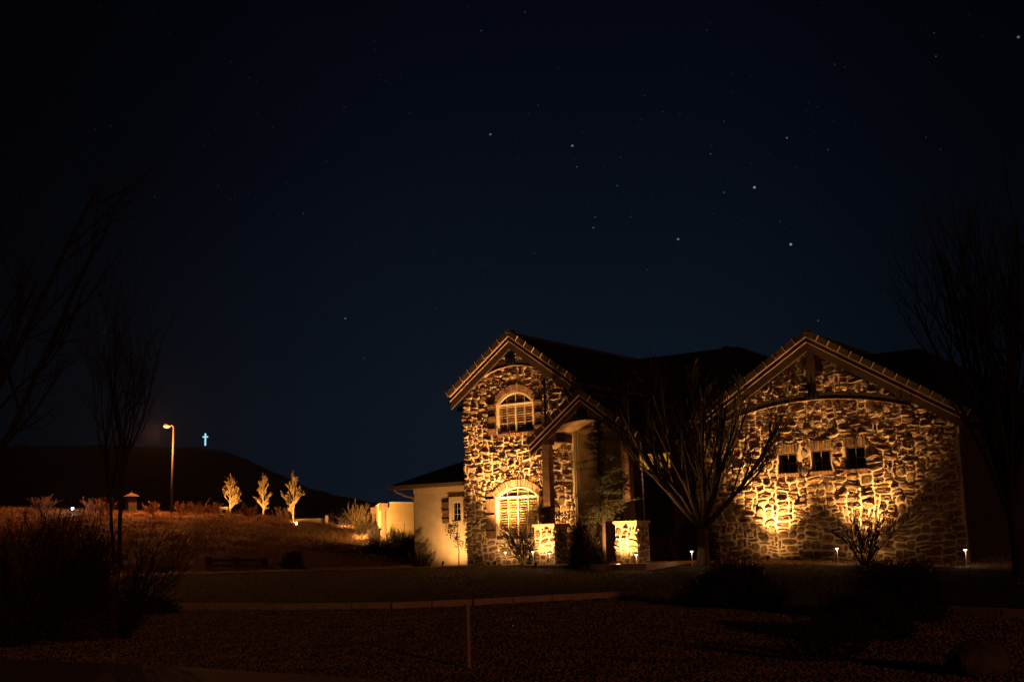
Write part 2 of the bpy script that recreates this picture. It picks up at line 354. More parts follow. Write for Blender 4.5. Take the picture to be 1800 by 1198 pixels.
# rubble stones
def warp(u, z, s):
    return (.035*math.sin(3.1*z + 1.7*u + s) + .022*math.sin(7.3*z - 4.1*u + 2*s), .030*math.sin(2.9*u + 2.3*z + s*1.3) + .02*math.sin(8.1*u + 3.7*z + s))
def pack(inside, u0, u1, z0, z1, gu, gz, seed):
    rn = random.Random(seed); nu, nz_ = int((u1-u0)/gu), int((z1-z0)/gz); occ = np.zeros((nu, nz_), bool)
    for i in range(nu):
        for j in range(nz_):
            if not inside(u0+(i+.5)*gu, z0+(j+.5)*gz): occ[i,j] = True
    sizes = [(2,1),(3,1),(2,2),(3,2),(4,2),(2,3),(3,3),(1,2),(1,1),(4,1),(1,3),(4,3)]; wts = [3,2.5,6,7,4,2.5,1.6,1.2,.5,1.5,.5,.5]
    out = []
    for j in range(nz_):
        order = list(range(nu)); 
        for i in order:
            if occ[i,j]: continue
            for t in range(8):
                a, c = rn.choices(sizes, wts)[0] if t < 7 else (1, 1)
                if i+a <= nu and j+c <= nz_ and not occ[i:i+a, j:j+c].any(): break
            else: a = c = 1
            occ[i:i+a, j:j+c] = True
            out.append((u0+i*gu, u0+(i+a)*gu, z0+j*gz, z0+(j+c)*gz))
    return out
def stone_geo(rect, vf, sd, rn, dmax=.13):
    """one rough-faced stone; the wall face is the plane y=vf and the stone stands out towards -y"""
    a, b_, c, d = rect; j = rn.uniform(.010, .026); n = 11
    a += j; b_ -= j; c += j; d -= j
    cu, cz = (a+b_)/2, (c+d)/2; wu, wz = (b_-a)/2, (d-c)/2
    ex = rn.uniform(2.4, 5.5); dep = rn.uniform(.35, 1) * dmax * (.7 + .6*min(1, (b_-a)*(d-c)/.12)); tu, tz = rn.uniform(-.35,.35), rn.uniform(-.5,.35); ph = rn.uniform(0, 6.28)
    rot = rn.uniform(-.10, .10); V = [[], [], [], []]
    for k in range(n):
        t = ph + 2*math.pi*(k + rn.uniform(-.25,.25))/n; ct, st = math.cos(t), math.sin(t)
        rr_ = (abs(ct)**ex + abs(st)**ex) ** (-1/ex) * rn.uniform(.90, 1.03)
        x, y = ct*rr_, st*rr_; x, y = x - rot*y, y + rot*x
        for q, (sc, dd) in enumerate(((1.05, -.03), (.97, .50), (.84, .88), (.48, 1.0))):
            jx = rn.uniform(-.05,.05) if q else 0
            px, pz = cu + x*wu*(sc+jx), cz + y*wz*(sc+rn.uniform(-.06,.06)*(q>0))
            wx, wz_ = warp(px, pz, sd)
            dv = 0 if q == 0 else dep*(dd*(1 + tu*x + tz*y) + rn.uniform(-.16,.16)*(q > 0))
            V[q].append((px+wx, vf - (dv if q else dd), pz+wz_))
    vs = V[0]+V[1]+V[2]+V[3]; wx, wz_ = warp(cu, cz, sd); vs.append((cu+wx, vf-dep*rn.uniform(.85,1.15), cz+wz_)); fs = []
    for q in range(3):
        for k in range(n):
            k2 = (k+1) % n; fs.append((q*n+k, q*n+k2, (q+1)*n+k2, (q+1)*n+k))
    for k in range(n): fs.append((3*n+k, 3*n+(k+1) % n, 4*n))
    return vs, fs
def in_arch(u, z, W, g):
    if abs(u - W['c']) < W['w']/2 + g and W['z0'] - g < z < W['zs']: return True
    h = W['zt']-W['zs']; Rr = (W['w']**2/4+h*h)/(2*h); zc = W['zt']-Rr
    return z >= W['zs'] and math.hypot(u-W['c'], z-zc) < Rr + .30 and abs(u-W['c']) < W['w']/2 + .30
def tower_in(u, z):
    if z > t_roof(u) - .20: return False
    for W, sg in ((UW, .42), (LW, .42)):
        if in_arch(u, z, W, .04): return False
        if abs(u - W['c']) < W['w']/2 + sg and W['z0'] - .06 < z < W['zs'] + .18: return False
        if abs(u - W['c']) < W['w']/2 + .06 and W['z0'] - .20 < z < W['z0']: return False
    return True
def garage_in(u, z):
    if z > g_roof(u) - .2: return False
    for a, b_, c, d in GW:
        if a - .07 < u < b_ + .07 and c - .16 < z < d + .36: return False
    return True
jobs = []   # (score, rect, face plane, seed, parent, dmax, mode)
for r_ in pack(tower_in, -.06, 4.86, -.2, 8.2, .118, .098, 5): jobs.append((r_, 0, 1.0, tower, .095, 'f'))
for r_ in pack(garage_in, 7.95, 17.42, -.55, 7.3, .142, .110, 8): jobs.append((r_, 3, 2.0, garw, .085, 'f'))
# pedestals under the porch posts
PED = [(4.25, 5.05), (7.45, 8.25)]
peds = []
for k, (a, b_) in enumerate(PED):
    o = MB(); o.box(a, b_, -1.75, -.95, -.4, 1.30); p_ = o.build('post_pedestal', M['mortar'], house); peds.append(p_)
    o = MB(); o.box(a-.05, b_+.05, -1.81, -.89, 1.302, 1.39); o.build('cap_stone', M['trim'], p_)
    for r_ in pack(lambda u, z: True, a-.02, b_+.03, -.2, 1.29, .118, .10, 20+k): jobs.append((r_, -1.75, 3.0, p_, .07, 'f'))
    for r_ in pack(lambda u, z: True, -1.74, -.96, -.2, 1.29, .118, .10, 30+k): jobs.append((r_, b_, 3.0, p_, .07, 's'))
def score(j):
    (a, b_, c, d), vf, *_ , mode = j
    u, v = ((a+b_)/2, vf) if mode == 'f' else (vf, (a+b_)/2)
    x, y, z = hw(u, v, 0); return (b_-a)*(d-c)*(.82 if mode == 'f' else .57)/(y*y)
jobs.sort(key=score, reverse=True)
rest = MB()
for k, (rect, vf, sd, par, dm, mode) in enumerate(jobs):
    vs, fs = stone_geo(rect, vf, sd, rnd, dm)
    if mode == 's': vs = [(vf + (vf - y), x, z) for x, y, z in vs]     # face turned to +x
    if k < 300:
        o = MB(); o.cur = 1; o.add(vs, fs[:11]); o.cur = 0; o.add([], [tuple(i - len(o.V) for i in f) for f in fs[11:]]); o.build('stone', [M['stone'], M['mortar']], par)
    else:
        b0 = len(rest.V); rest.cur = 1; rest.add(vs, fs[:11]); rest.cur = 0; b1 = len(rest.V); rest.add([], [tuple(i + b0 - b1 for i in f) for f in fs[11:]])
tag(rest.build('small_stones', [M['stone_i'], M['mortar']], house), kind='stuff')

# brick arches, lintels and sills
def arch_bricks(W, n, y0=-.07, y1=.10, th=.27):
    h = W['zt']-W['zs']; Rr = (W['w']**2/4+h*h)/(2*h); zc = W['zt']-Rr; a = math.asin(W['w']/2/Rr) + .05
    for k in range(n):
        t0, t1 = -a + 2*a*k/n + .006, -a + 2*a*(k+1)/n - .006; o = MB(); ro = Rr + th + rnd.uniform(-.015,.015); ri = Rr + .035
        o.prism([(W['c']+ri*math.sin(t0), zc+ri*math.cos(t0)), (W['c']+ri*math.sin(t1), zc+ri*math.cos(t1)), (W['c']+ro*math.sin(t1), zc+ro*math.cos(t1)), (W['c']+ro*math.sin(t0), zc+ro*math.cos(t0))], y0+rnd.uniform(-.012,.012), y1)
        o.build('brick', M['brick'], tower)
arch_bricks(UW, 19); arch_bricks(LW, 21)
for W in (UW, ):
    for k in range(12):
        a = W['c'] - W['w']/2 - .04 + k*(W['w']+.08)/12; o = MB(); o.box(a+.006, a+(W['w']+.08)/12-.006, -.07+rnd.uniform(-.01,.01), .05, W['z0']-.15, W['z0']-.02); o.build('brick', M['brick'], tower)
o = MB(); o.box(LW['c']-LW['w']/2-.03, LW['c']+LW['w']/2+.03, -.085, .05, LW['z0']-.09, LW['z0']-.005); o.build('window_sill', M['timber'], tower)
for a, b_, c, d in GW:
    for k in range(8):
        s_ = a - .04 + k*(b_-a+.08)/8; e_ = s_ + (b_-a+.08)/8
        o = MB(); o.box(s_+.010, e_-.010, 2.93+rnd.uniform(-.035,.02), 3.05, d+.02, d+.33+rnd.uniform(-.02,.02)); o.build('brick', M['stone'], garw)
    for k in range(6):
        s_ = a - .06 + k*(b_-a+.12)/6; e_ = s_ + (b_-a+.12)/6
        o = MB(); o.box(s_+.006, e_-.006, 2.90+rnd.uniform(-.01,.01), 3.05, c-.12, c-.01); o.build('brick', M['brick'], garw)

# arched windows of the tower
def arched_window(W, lm, glow=False):
    c, hw_ = W['c'], W['w']/2
    root = empty('window', (0,0,0)); root.parent = house
    inner = arch_open(W, -.055); fr = MB(); fr.slab(arch_open(W, -.002), [inner], -.022, .10)
    fr.box(c-hw_+.055, c+hw_-.055, -.026, .02, W['zs']-.055, W['zs']+.02)
    fr.box(c-.028, c+.028, -.024, .018, W['z0']+.055, W['zs']-.056); fr.build('frame', M['frame'], root)
    mu = MB(); mu.box(c-.010, c+.010, -.01, .004, W['zs']+.021, W['zt']-.055)
    for q in (-.5, .5):
        mu.box(c+q*hw_-.007, c+q*hw_+.007, -.01, .004, W['z0']+.06, W['zs']-.056); mu.box(c+q*hw_-.007, c+q*hw_+.007, -.01, .004, W['zs']+.021, W['zs']+.24)
    for z in np.arange(W['z0']+.35, W['zs']-.1, .30): mu.box(c-hw_+.056, c-.03, -.009, .003, z-.004, z+.004); mu.box(c+.03, c+hw_-.056, -.009, .003, z-.004, z+.004)
    mu.build('muntin', M['frame'], root)
    g = MB(); g.slab(arch_open(W, -.05), [], .006, .010); g.build('pane', M['glass'], root)
    # plantation shutters behind the glass
    pw = (W['w'] - .12) / 4
    for k in range(4):
        a = c - hw_ + .06 + k*pw; st = MB()
        for x in (a+.004, a+pw-.058): st.box(x, x+.054, .03, .05, W['z0'], min(W['zt']-.03, W['zs']+.30 if k in (1,2) else W['zs']+.12))
        st.box(a+.06, a+pw-.06, .031, .049, W['z0'], W['z0']+.09); st.build('shutter_stile', M['louver'], root)
        z = W['z0'] + .12; top = W['zt'] - .12 if k in (1, 2) else W['zs'] + .1
        ang = .55 + (.25 if k == 1 else 0)
        while z < top:
            lv = MB(); x0, x1 = a+.06, a+pw-.06; dy, dz = .042*math.cos(ang), .042*math.sin(ang)
            lv.quadslab((x0,.062-dy,z+dz),(x1,.062-dy,z+dz),(x1,.062+dy,z-dz),(x0,.062+dy,z-dz), .010)
            if glow and k == 2 and z < W['zs']: pass
            lv.build('louver', lm if not (glow and k > 1) else M['louver_l'], root); z += .088
    if glow:
        lg = MB(); lg.box(c+.30, c+.40, .112, .12, W['z0']+.1, W['zt']-.1); lg.box(c+.06, c+.29, .112, .12, W['zs']+.03, W['zt']-.13); lg.build('lit_gap', emis('room_light', (1,.62,.2), 1.0), root)
    bk = MB(); bk.box(c-hw_-.1, c+hw_+.1, .302, .32, W['z0']-.1, W['zt']+.1); bk.build('curtain_or_dark_room', M['louver_l'] if glow else M['dark'], root)  # upper window: near-black backing sheet stands in for the unlit room
    return root
arched_window(UW, M['louver']); arched_window(LW, M['louver'], True)
for a, b_, c, d in GW:
    root = empty('window'); root.parent = house
    fr = MB(); fr.slab([(a+.001,c+.001),(b_-.001,c+.001),(b_-.001,d-.001),(a+.001,d-.001)], [[(a+.035,c+.035),(b_-.035,c+.035),(b_-.035,d-.035),(a+.035,d-.035)]], 2.985, 3.12); fr.build('frame', M['fascia'], root)
    mu = MB(); m_ = (a+b_)/2; q = (c+d)/2; mu.box(m_-.008, m_+.008, 3.03, 3.05, c+.036, d-.036); mu.box(a+.036, b_-.036, 3.032, 3.048, q-.008, q+.008); mu.build('muntin', M['soffit'], root)
    g = MB(); g.box(a+.03, b_-.03, 3.06, 3.066, c+.03, d-.03); g.build('pane', M['glass'], root)
    bk = MB(); bk.box(a-.05, b_+.05, 3.4, 3.42, c-.1, d+.1); bk.build('dark_room_sheet', M['dark'], root)  # near-black sheet put behind the pane as the darkness of the room
# wing window with its surround
root = empty('window'); root.parent = house
fr = MB(); fr.slab([(-1.42,1.50),(-.72,1.50),(-.72,2.60),(-1.42,2.60)], [[(-1.27,1.67),(-.85,1.67),(-.85,2.40),(-1.27,2.40)]], .755, .80); fr.build('surround', M['trim'], root)
fr = MB(); fr.slab([(-1.275,1.665),(-.845,1.665),(-.845,2.405),(-1.275,2.405)], [[(-1.23,1.71),(-.89,1.71),(-.89,2.36),(-1.23,2.36)]], .802, .86); fr.build('frame', M['frame'], root)
mu = MB(); mu.box(-1.068,-1.052,.82,.835,1.711,2.359)
for z in (1.93, 2.14): mu.box(-1.229,-.891,.822,.833,z-.007,z+.007)
mu.build('muntin', M['frame'], root)
g = MB(); g.box(-1.24,-.88,.845,.85,1.70,2.37); g.build('pane', M['glass'], root)
g = MB(); g.box(-1.46,-.68,.72,.80,2.602,2.66); g.build('head_trim', M['fascia'], root)
bk = MB(); bk.box(-1.4,-.75,1.2,1.22,1.6,2.45); bk.build('dark_room_sheet', M['dark'], root)  # dark backing sheet, the unlit interior put into colour
# outside plank shutters
def plank_shutter(u0, u1, z0, z1, v, arch=0, nb=3):
    root = empty('shutter'); root.parent = house; n = 3; w_ = (u1-u0)/n
    for k in range(n):
        o = MB(); a, b_ = u0+k*w_+.004, u0+(k+1)*w_-.004
        ta = z1 + arch*((a-u0)/(u1-u0)); tb = z1 + arch*((b_-u0)/(u1-u0))
        o.prism([(a,z0),(b_,z0),(b_,tb),(a,ta)], v-.035, v+.01); o.build('plank', M['shutter'], root)
    for q in range(nb):
        z = z0 + (z1-z0)*(.14 + .72*q/(nb-1)); o = MB(); o.box(u0+.01, u1-.01, v-.085, v-.036, z-.045, z+.045); o.build('batten', M['shutter'], root)
plank_shutter(1.16, 1.53, 4.76, 6.02, -.04, .05); plank_shutter(3.25, 3.60, 4.76, 6.02, -.04, -.05)
plank_shutter(.98, 1.38, .97, 2.58, -.04, .12); plank_shutter(3.36, 3.74, .97, 2.58, -.04, -.12)
plank_shutter(-1.76, -1.44, 1.60, 2.50, .79, 0); plank_shutter(-.70, -.38, 1.60, 2.50, .79, 0)
# entry: double door and lit transom
o = MB(); o.box(5.1,5.795,4.27,4.33,.18,3.1); o.box(5.805,6.5,4.27,4.33,.18,3.1)
for x in (5.2, 5.9):
    for z in (.35, 1.3, 2.2): o.box(x, x+.5, 4.25, 4.268, z, z+.7)
o.build('entry_door', M['timber'], house)
root = empty('window'); root.parent = house
fr = MB(); fr.slab([(5.051,3.321),(6.519,3.321),(6.519,4.019),(5.051,4.019)], [[(5.11,3.38),(6.46,3.38),(6.46,3.96),(5.11,3.96)]], 4.18, 4.3); fr.box(5.75,5.79,4.19,4.29,3.381,3.959); fr.build('frame', M['timber'], root)
lit = mat('lit_transom', (.5,.3,.1), (.7,.45,.18), 4); bb = lit.node_tree.nodes['Principled BSDF']
nz = lit.node_tree.nodes.new('ShaderNodeTexNoise'); nz.inputs['Scale'].default_value = 7; r3 = lit.node_tree.nodes.new('ShaderNodeValToRGB')
r3.color_ramp.elements[0].position = .35; r3.color_ramp.elements[0].color = (.35,.11,.01,1); r3.color_ramp.elements[1].position = .7; r3.color_ramp.elements[1].color = (1,.45,.07,1)
lit.node_tree.links.new(nz.outputs[0], r3.inputs[0]); lit.node_tree.links.new(r3.outputs[0], bb.inputs['Emission Color']); bb.inputs['Emission Strength'].default_value = .6
g = MB(); g.box(5.10,6.47,4.31,4.315,3.37,3.97); g.build('pane', lit, root)

# roofs ---------------------------------------------------------------
def slope(mb, u_e, z_e, u_r, z_r, v0, v1, th=.10):
    if u_e < u_r: mb.quadslab((u_e,v0,z_e),(u_r,v0,z_r),(u_r,v1,z_r),(u_e,v1,z_e), th)
    else: mb.quadslab((u_r,v0,z_r),(u_e,v0,z_e),(u_e,v1,z_e),(u_r,v1,z_r), th)
def gable(name, uc, zr, half, k, v0, v1, v1l, rake_drop, tile_len, kp=None):
    """two-sloped roof with barge boards, drip edge and overlapping rake tiles; k = slope"""
    root = empty(name); root.parent = house
    ze = zr - k*half; nl = math.hypot(1, k)
    deck = MB(); slope(deck, uc-half, ze, uc-.002, zr, v0+.03, v1l); slope(deck, uc+half, ze, uc+.002, zr, v0+.03, v1); deck.build('roof_deck', M['soffit'], root)
    for sg in (-1, 1):
        o = MB(); ve = v1l if sg < 0 else v1; o.box(*sorted((uc+sg*(half+.001), uc+sg*(half+.05))), v0+.04, ve, ze-.16, ze+.02); o.build('dark_eave_board', M['fascia'], root)  # dark gutter board added to cover the deck edge that the sun lights
    field = MB()
    for sgn, vend in ((-1, v1l), (1, v1)):
        nc = int(half*nl/.36)
        for c in range(nc):
            d0, d1 = half*(1 - c/nc), half*(1 - (c+1)/nc) - .03
            nt_ = max(1, int((vend - v0 - .2)/.9)); 
            for q in range(nt_):
                va, vb = v0+.2 + q*(vend-v0-.2)/nt_, v0+.2 + (q+1)*(vend-v0-.2)/nt_ - .01
                a, b_ = (uc+sgn*d0, zr-k*d0+.075), (uc+sgn*max(d1,0), zr-k*max(d1,0)+.035)
                if sgn < 0: field.quadslab((a[0],va,a[1]),(b_[0],va,b_[1]),(b_[0],vb,b_[1]),(a[0],vb,a[1]), .03)
                else: field.quadslab((b_[0],va,b_[1]),(a[0],va,a[1]),(a[0],vb,a[1]),(b_[0],vb,b_[1]), .03)
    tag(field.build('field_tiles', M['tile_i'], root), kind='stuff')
    for sgn in (-1, 1):
        e, r_ = (uc+sgn*half, ze), (uc, zr)
        def band(d_top, d_bot, va, vb, nm, m_):
            o = MB(); p = [(e[0], e[1]-d_bot), (r_[0]+sgn*.002, r_[1]-d_bot), (r_[0]+sgn*.002, r_[1]-d_top), (e[0], e[1]-d_top)]
            if sgn > 0: p = [(r_[0]+.002, r_[1]-d_bot), (e[0], e[1]-d_bot), (e[0], e[1]-d_top), (r_[0]+.002, r_[1]-d_top)]
            o.prism(p, va, vb); o.build(nm, m_, root)
        band(.005, .035, v0-.055, v0+.02, 'drip_edge', M['drip'])
        band(.04, .20, v0-.03, v0+.025, 'fascia_board', M['fascia'])
        band(.185, .215, v0-.045, v0-.031, 'drip_edge', M['drip'])
        band(.22, rake_drop, v0+.0, v0+.085, 'barge_board', M['timber'])
        n = int(half*nl/tile_len)
        for c in range(n):
            d0, d1 = half*(1-c/n)+.03, half*(1-(c+1)/n)-.02; d1 = max(d1, 0)
            o = MB(); x0, z0 = uc+sgn*d0, zr-k*d0; x1, z1 = uc+sgn*d1, zr-k*d1
            hA, hB = .25, .21; fA, fB = v0-.115, v0-.055        # proud at the lower end, tucked under the next at the upper
            P = lambda x, y, z: (x, y, z)
            vs = [P(x0,fA,z0+.0),P(x1,fB,z1+.0),P(x1,fB,z1+hB),P(x0,fA,z0+hA),P(x0,v0+.22,z0+.0+.06),P(x1,v0+.22,z1+.04),P(x1,v0+.22,z1+hB-.06),P(x0,v0+.22,z0+hA-.05)]
            fs = [(0,1,2,3),(7,6,5,4),(3,2,6,7),(0,4,5,1),(0,3,7,4),(1,5,6,2)]
            if sgn > 0: fs = [f[::-1] for f in fs]
            o.add(vs, fs); o.cur = 1; nx_, nz2 = sgn*k/nl, 1/nl; o.bar((x0-sgn*.02, fA-.012, z0+.02), (x0-sgn*.02+nx_*hA*.85, fA-.012, z0+.02+nz2*hA*.85), .03, .022, (1,0,0)); o.build('rake_tile', [M['tile_e'], M['drip']], root)  # pale rib paints the light caught on each tile's lower lip
    o = MB(); o.bar((uc, v0-.12, zr+.16), (uc, v0+.25, zr+.16), .20, .12); o.bar((uc, v0+.251, zr+.06), (uc, v1, zr+.06), .24, .12); o.build('ridge_cap', M['tile'], root)
    return root
tr = gable('tower_roof', 2.42, 8.34, 2.80, .715, -.34, 9.2, 9.2, .50, .40)
gr = gable('garage_roof', 12.70, 7.43, 5.10, .612, 2.64, 9.0, 9.0, .50, .42)
pr = gable('porch_roof', 6.20, 5.70, 2.12, .745, -1.62, 5.0, 5.0, .40, .38)
# main hip roofs behind, wing roof
def poly_roof(name, vs, fs, m_):
    o = MB(); o.add(vs, fs); return o.build(name, m_, house)
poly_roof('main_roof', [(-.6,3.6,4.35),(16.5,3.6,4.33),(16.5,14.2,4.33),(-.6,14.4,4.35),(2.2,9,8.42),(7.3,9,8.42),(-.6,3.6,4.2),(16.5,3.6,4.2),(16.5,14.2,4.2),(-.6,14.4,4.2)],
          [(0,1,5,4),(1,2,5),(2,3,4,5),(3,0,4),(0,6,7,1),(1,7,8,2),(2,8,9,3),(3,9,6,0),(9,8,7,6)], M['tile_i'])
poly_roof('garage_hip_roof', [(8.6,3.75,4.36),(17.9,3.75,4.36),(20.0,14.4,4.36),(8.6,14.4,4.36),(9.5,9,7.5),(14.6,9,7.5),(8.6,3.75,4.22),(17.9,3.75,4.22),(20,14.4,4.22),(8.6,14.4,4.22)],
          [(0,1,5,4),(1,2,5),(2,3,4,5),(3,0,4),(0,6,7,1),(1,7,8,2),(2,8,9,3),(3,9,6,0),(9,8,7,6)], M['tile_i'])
o = MB(); o.prism([(6.45,8.3),(7.0,8.3),(6.95,8.48),(6.75,8.48)], 8.8, 9.2); o.build('ridge_vent', M['tile'], house)
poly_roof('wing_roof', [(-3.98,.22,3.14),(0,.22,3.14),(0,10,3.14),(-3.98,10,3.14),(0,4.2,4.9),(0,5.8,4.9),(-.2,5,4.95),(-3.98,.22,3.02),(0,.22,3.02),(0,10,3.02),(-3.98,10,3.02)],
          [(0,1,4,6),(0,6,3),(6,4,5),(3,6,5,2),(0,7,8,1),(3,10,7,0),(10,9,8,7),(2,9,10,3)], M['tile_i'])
o = MB(); o.box(-3.95,-.002,.25,.795,2.986,3.015); o.build('soffit', M['soffit'], house)
o = MB(); o.box(-4.05,-.002,.12,.215,3.015,3.13); o.build('gutter', M['gutter'], house)
o = MB(); o.tube([(-3.75,.22,3.0),(-3.72,.3,2.9),(-3.45,.6,2.72),(-3.27,.78,2.66),(-3.26,.9,2.5),(-3.26,.9,.1)], [.04]*6, 8); o.build('downspout_or_shadow_tube', M['gutter'], house)
# eave of the storey behind, showing left of the tower
o = MB(); o.quadslab((-.95,1.0,6.08),(0,1.0,6.42),(0,4.8,6.42),(-.95,4.8,6.08), .05); o.build('rear_eave_roof', M['tile_i'], house)
o = MB(); o.box(-1.02,-.002,.9,.98,5.92,6.06); o.box(-.98,-.002,.97,4.8,5.90,5.94); o.build('rear_eave_fascia', M['gutter'], house)

# timber trusses ------------------------------------------------------
def truss(v, pts_low, thick, uc, kp_top, kp_w, plate, roof_f, drop):
    root = empty('gable_truss'); root.parent = house
    low = pts_low; upr = [(u, min(z + thick(u), roof_f(u) - drop + .02)) for u, z in pts_low]
    o = MB(); o.prism(low + upr[::-1], v, v+.10); o.build('arched_beam', M['timber_h'], root)
    e = MB(); 
    for (ua, za), (ub, zb) in zip(low[:-1], low[1:]): e.quadslab((ua, v-.012, za-.001), (ub, v-.012, zb-.001), (ub, v+.11, zb-.001), (ua, v+.11, za-.001), .022)
    e.build('beam_edge', M['post'], root)
    pu0, pu1, pz0, pz1 = plate
    o = MB(); o.box(uc-kp_w/2, uc+kp_w/2, v-.03, v+.09, pz0-.02, kp_top); o.build('king_post', M['timber'], root)
    o = MB(); o.box(pu0, pu1, v-.06, v-.031, pz0, pz1); pl = o.build('steel_plate', M['metal'], root)
    for i in range(3):
        for j in range(2):
            o = MB(); x = pu0 + (pu1-pu0)*(.17+.33*i); z = pz0+(pz1-pz0)*(.28+.45*j); o.box(x-.022, x+.022, v-.085, v-.061, z-.022, z+.022); o.build('bolt', M['bolt'], pl)
    return root
# lower curves in (u, z)
def arch_curve(u0, u1, z0, zt, uc, n=17):
    hw2 = max(uc-u0, u1-uc); out = []
    for u in np.linspace(u0, u1, n): out.append((u, zt - (zt-z0)*((u-uc)/hw2)**2))
    return out
truss(-.25, arch_curve(.45, 4.42, 6.62, 7.24, 2.43), lambda u: .20, 2.43, 7.9, .20, (2.22, 2.64, 7.27, 7.48), t_roof, .52)
truss(2.74, arch_curve(9.4, 16.0, 4.76, 5.27, 12.72), lambda u: .22, 12.74, 6.92, .26, (12.50, 12.98, 5.28, 5.50), g_roof, .57)
truss(-1.56, arch_curve(4.56, 7.84, 4.28, 4.86, 6.2), lambda u: .25, 6.2, 5.35, .34, (6.03, 6.42, 4.86, 5.12), p_roof, .42)
# porch posts and side beams
for a in (4.50, 7.66):
    o = MB(); o.box(a, a+.28, -1.52, -1.24, 1.391, 4.22); o.build('porch_post', M['post'], house)
    o = MB(); o.box(a-.02, a+.30, -1.56, (-.002 if a < 5 else 4.19), 4.222, 4.55); o.build('side_beam', M['timber_h'], house)
    o = MB(); o.box(a-.04, a+.32, -1.60, -1.2, 4.10, 4.219); o.build('post_cap', M['timber'], house)
o = MB(); o.box(4.2, 8.9, -2.4, 4.2, -.35, .03); o.build('porch_floor', M['concrete'], house)
# dark tube put in for the shadow edge beside the upper window
o = MB(); o.tube([(3.78,-.13,6.6),(3.78,-.13,4.3)], [.045]*2, 8); o.build('downspout_or_shadow_tube', M['metal'], house)

# rain chain hung from the porch gutter
rc = empty('rain_chain', hw(8.36, -1.4, 0), -TH, label='thin metal rain chain hanging from the right end of the porch roof', cat='rain chain')
for i in range(52):
    o = MB(); z = 4.05 - i*.075
    if i == 0:
        o.tube([(.028*math.cos(t), 0, .036*math.sin(t)) for t in np.linspace(0, 2*math.pi, 9)], [.007]*9, 4, False); lk = o.build('link', M['chain'], rc, loc=(0,0,z)); lme = lk.data
    else: lk = link('link', lme, rc, (0, 0, z)); lk.rotation_euler = (0, 0, (i % 2)*math.pi/2)

# ------------------------------------------------------------------ light fixtures
def spot(parent, loc, target, power, cone, blend=.9, rad=.02, col=LAMP):
    d = bpy.data.lights.new('bulb', 'SPOT'); d.energy = power; d.spot_size = R(cone); d.spot_blend = blend; d.shadow_soft_size = rad; d.color = col
    o = bpy.data.objects.new('bulb', d); COL.objects.link(o); o.parent = parent; o.location = loc
    o.rotation_euler = (Vector(loc) - Vector(target)).to_track_quat('Z', 'Y').to_euler(); return o
def uplight(u, v, tu, tv, tz, power, cone, label, spill=None, z=None, rad=.02):
    p = hw(u, v, z); root = empty('garden_spotlight', p, -TH, label=label, cat='spotlight', group='garden spotlights aimed at the house')
    d = (Vector((tu-u, tv-v, tz - p[2]))).normalized()
    o = MB(); o.tube([(0,0,-.05),(0,0,.06)], [.012,.012], 6); o.build('stake', M['metal'], root)
    c = Vector((0,0,.11)); o = MB(); o.tube([c - d*.06, c - d*.05, c + d*.05, c + d*.07], [.025,.04,.045,.046], 10); o.build('lamp_housing', M['metal'], root)
    q = c + d*.085
    spot(root, q, q + d, power, cone, .9, rad)
    if spill: spot(root, q, q + Vector((0,.45,1)), spill, 170, .8, rad)
    return root
uplight(2.10, -1.15, 1.9, -.55, 5.6, P_WALL, 82, 'black garden spotlight at the tower base left of the bare shrub', 150)
uplight(4.72, -2.45, 4.66, -1.75, 2.3, P_PED*.9, 118, 'black garden spotlight in front of the left stone pedestal', 25)
uplight(3.95, -.95, 3.7, -.05, 3.6, P_WALL*.16, 85, 'black garden spotlight at the tower base between bare shrub and left pedestal', 12)
uplight(7.90, -2.45, 7.85, -1.75, 2.3, P_PED*1.35, 118, 'black garden spotlight in front of the right stone pedestal', 25)
uplight(11.0, 2.20, 11.3, 2.62, 6.0, P_GAR, 92, 'black garden spotlight under the leftmost small garage window', 50)
uplight(14.25, 2.15, 14.2, 2.62, 6.0, P_GAR2, 94, 'black garden spotlight behind the bare shrub at the garage wall', 34)
uplight(-.75, -.55, -1.1, .80, 1.6, P_WING, 130, 'small garden spotlight at the foot of the plain stucco wing', 30)

def path_light_base(name, label, u, v, lit, power):
    root = empty(name, hw(u, v), 0, label=label, cat='path light', group='low path lights along the house')
    o = MB(); o.tube([(0,0,-.05),(0,0,.46)], [.012,.012], 8); o.build('stem', M['pale'], root)
    o = MB(); o.lathe([(.04,.46),(.05,.475),(.05,.50),(.04,.505)], 12); o.build('lens', lit, root)
    o = MB(); o.lathe([(.115,.506),(.11,.515),(.02,.565),(.004,.575)], 14); o.build('hood', M['metal'], root)
    d = bpy.data.lights.new('bulb', 'POINT'); d.energy = power*2.5; d.color = (1,.68,.38); d.shadow_soft_size = .03
    b_ = bpy.data.objects.new('bulb', d); COL.objects.link(b_); b_.parent = root; b_.location = (0,-.075,.47)
    return root
plm = emis('path_lens', (1,.78,.5), 3)
PL = [('low path light nearest the tower corner, left of the bare shrub', 2.6, -1.2), ('low path light just right of the bare shrub', 3.95, -1.45), ('low path light in front of the left stone pedestal', 5.2, -2.3),
      ('low path light beside the right stone pedestal', 8.5, -2.3), ('low path light left of the spreading bare tree', 9.6, -.6), ('low path light below the middle of the garage wall', 13.7, 1.45), ('low path light at the far right end of the garage', 17.85, .8)]
for lb, u, v in PL: path_light_base('path_light', lb, u, v, plm, 1.6)

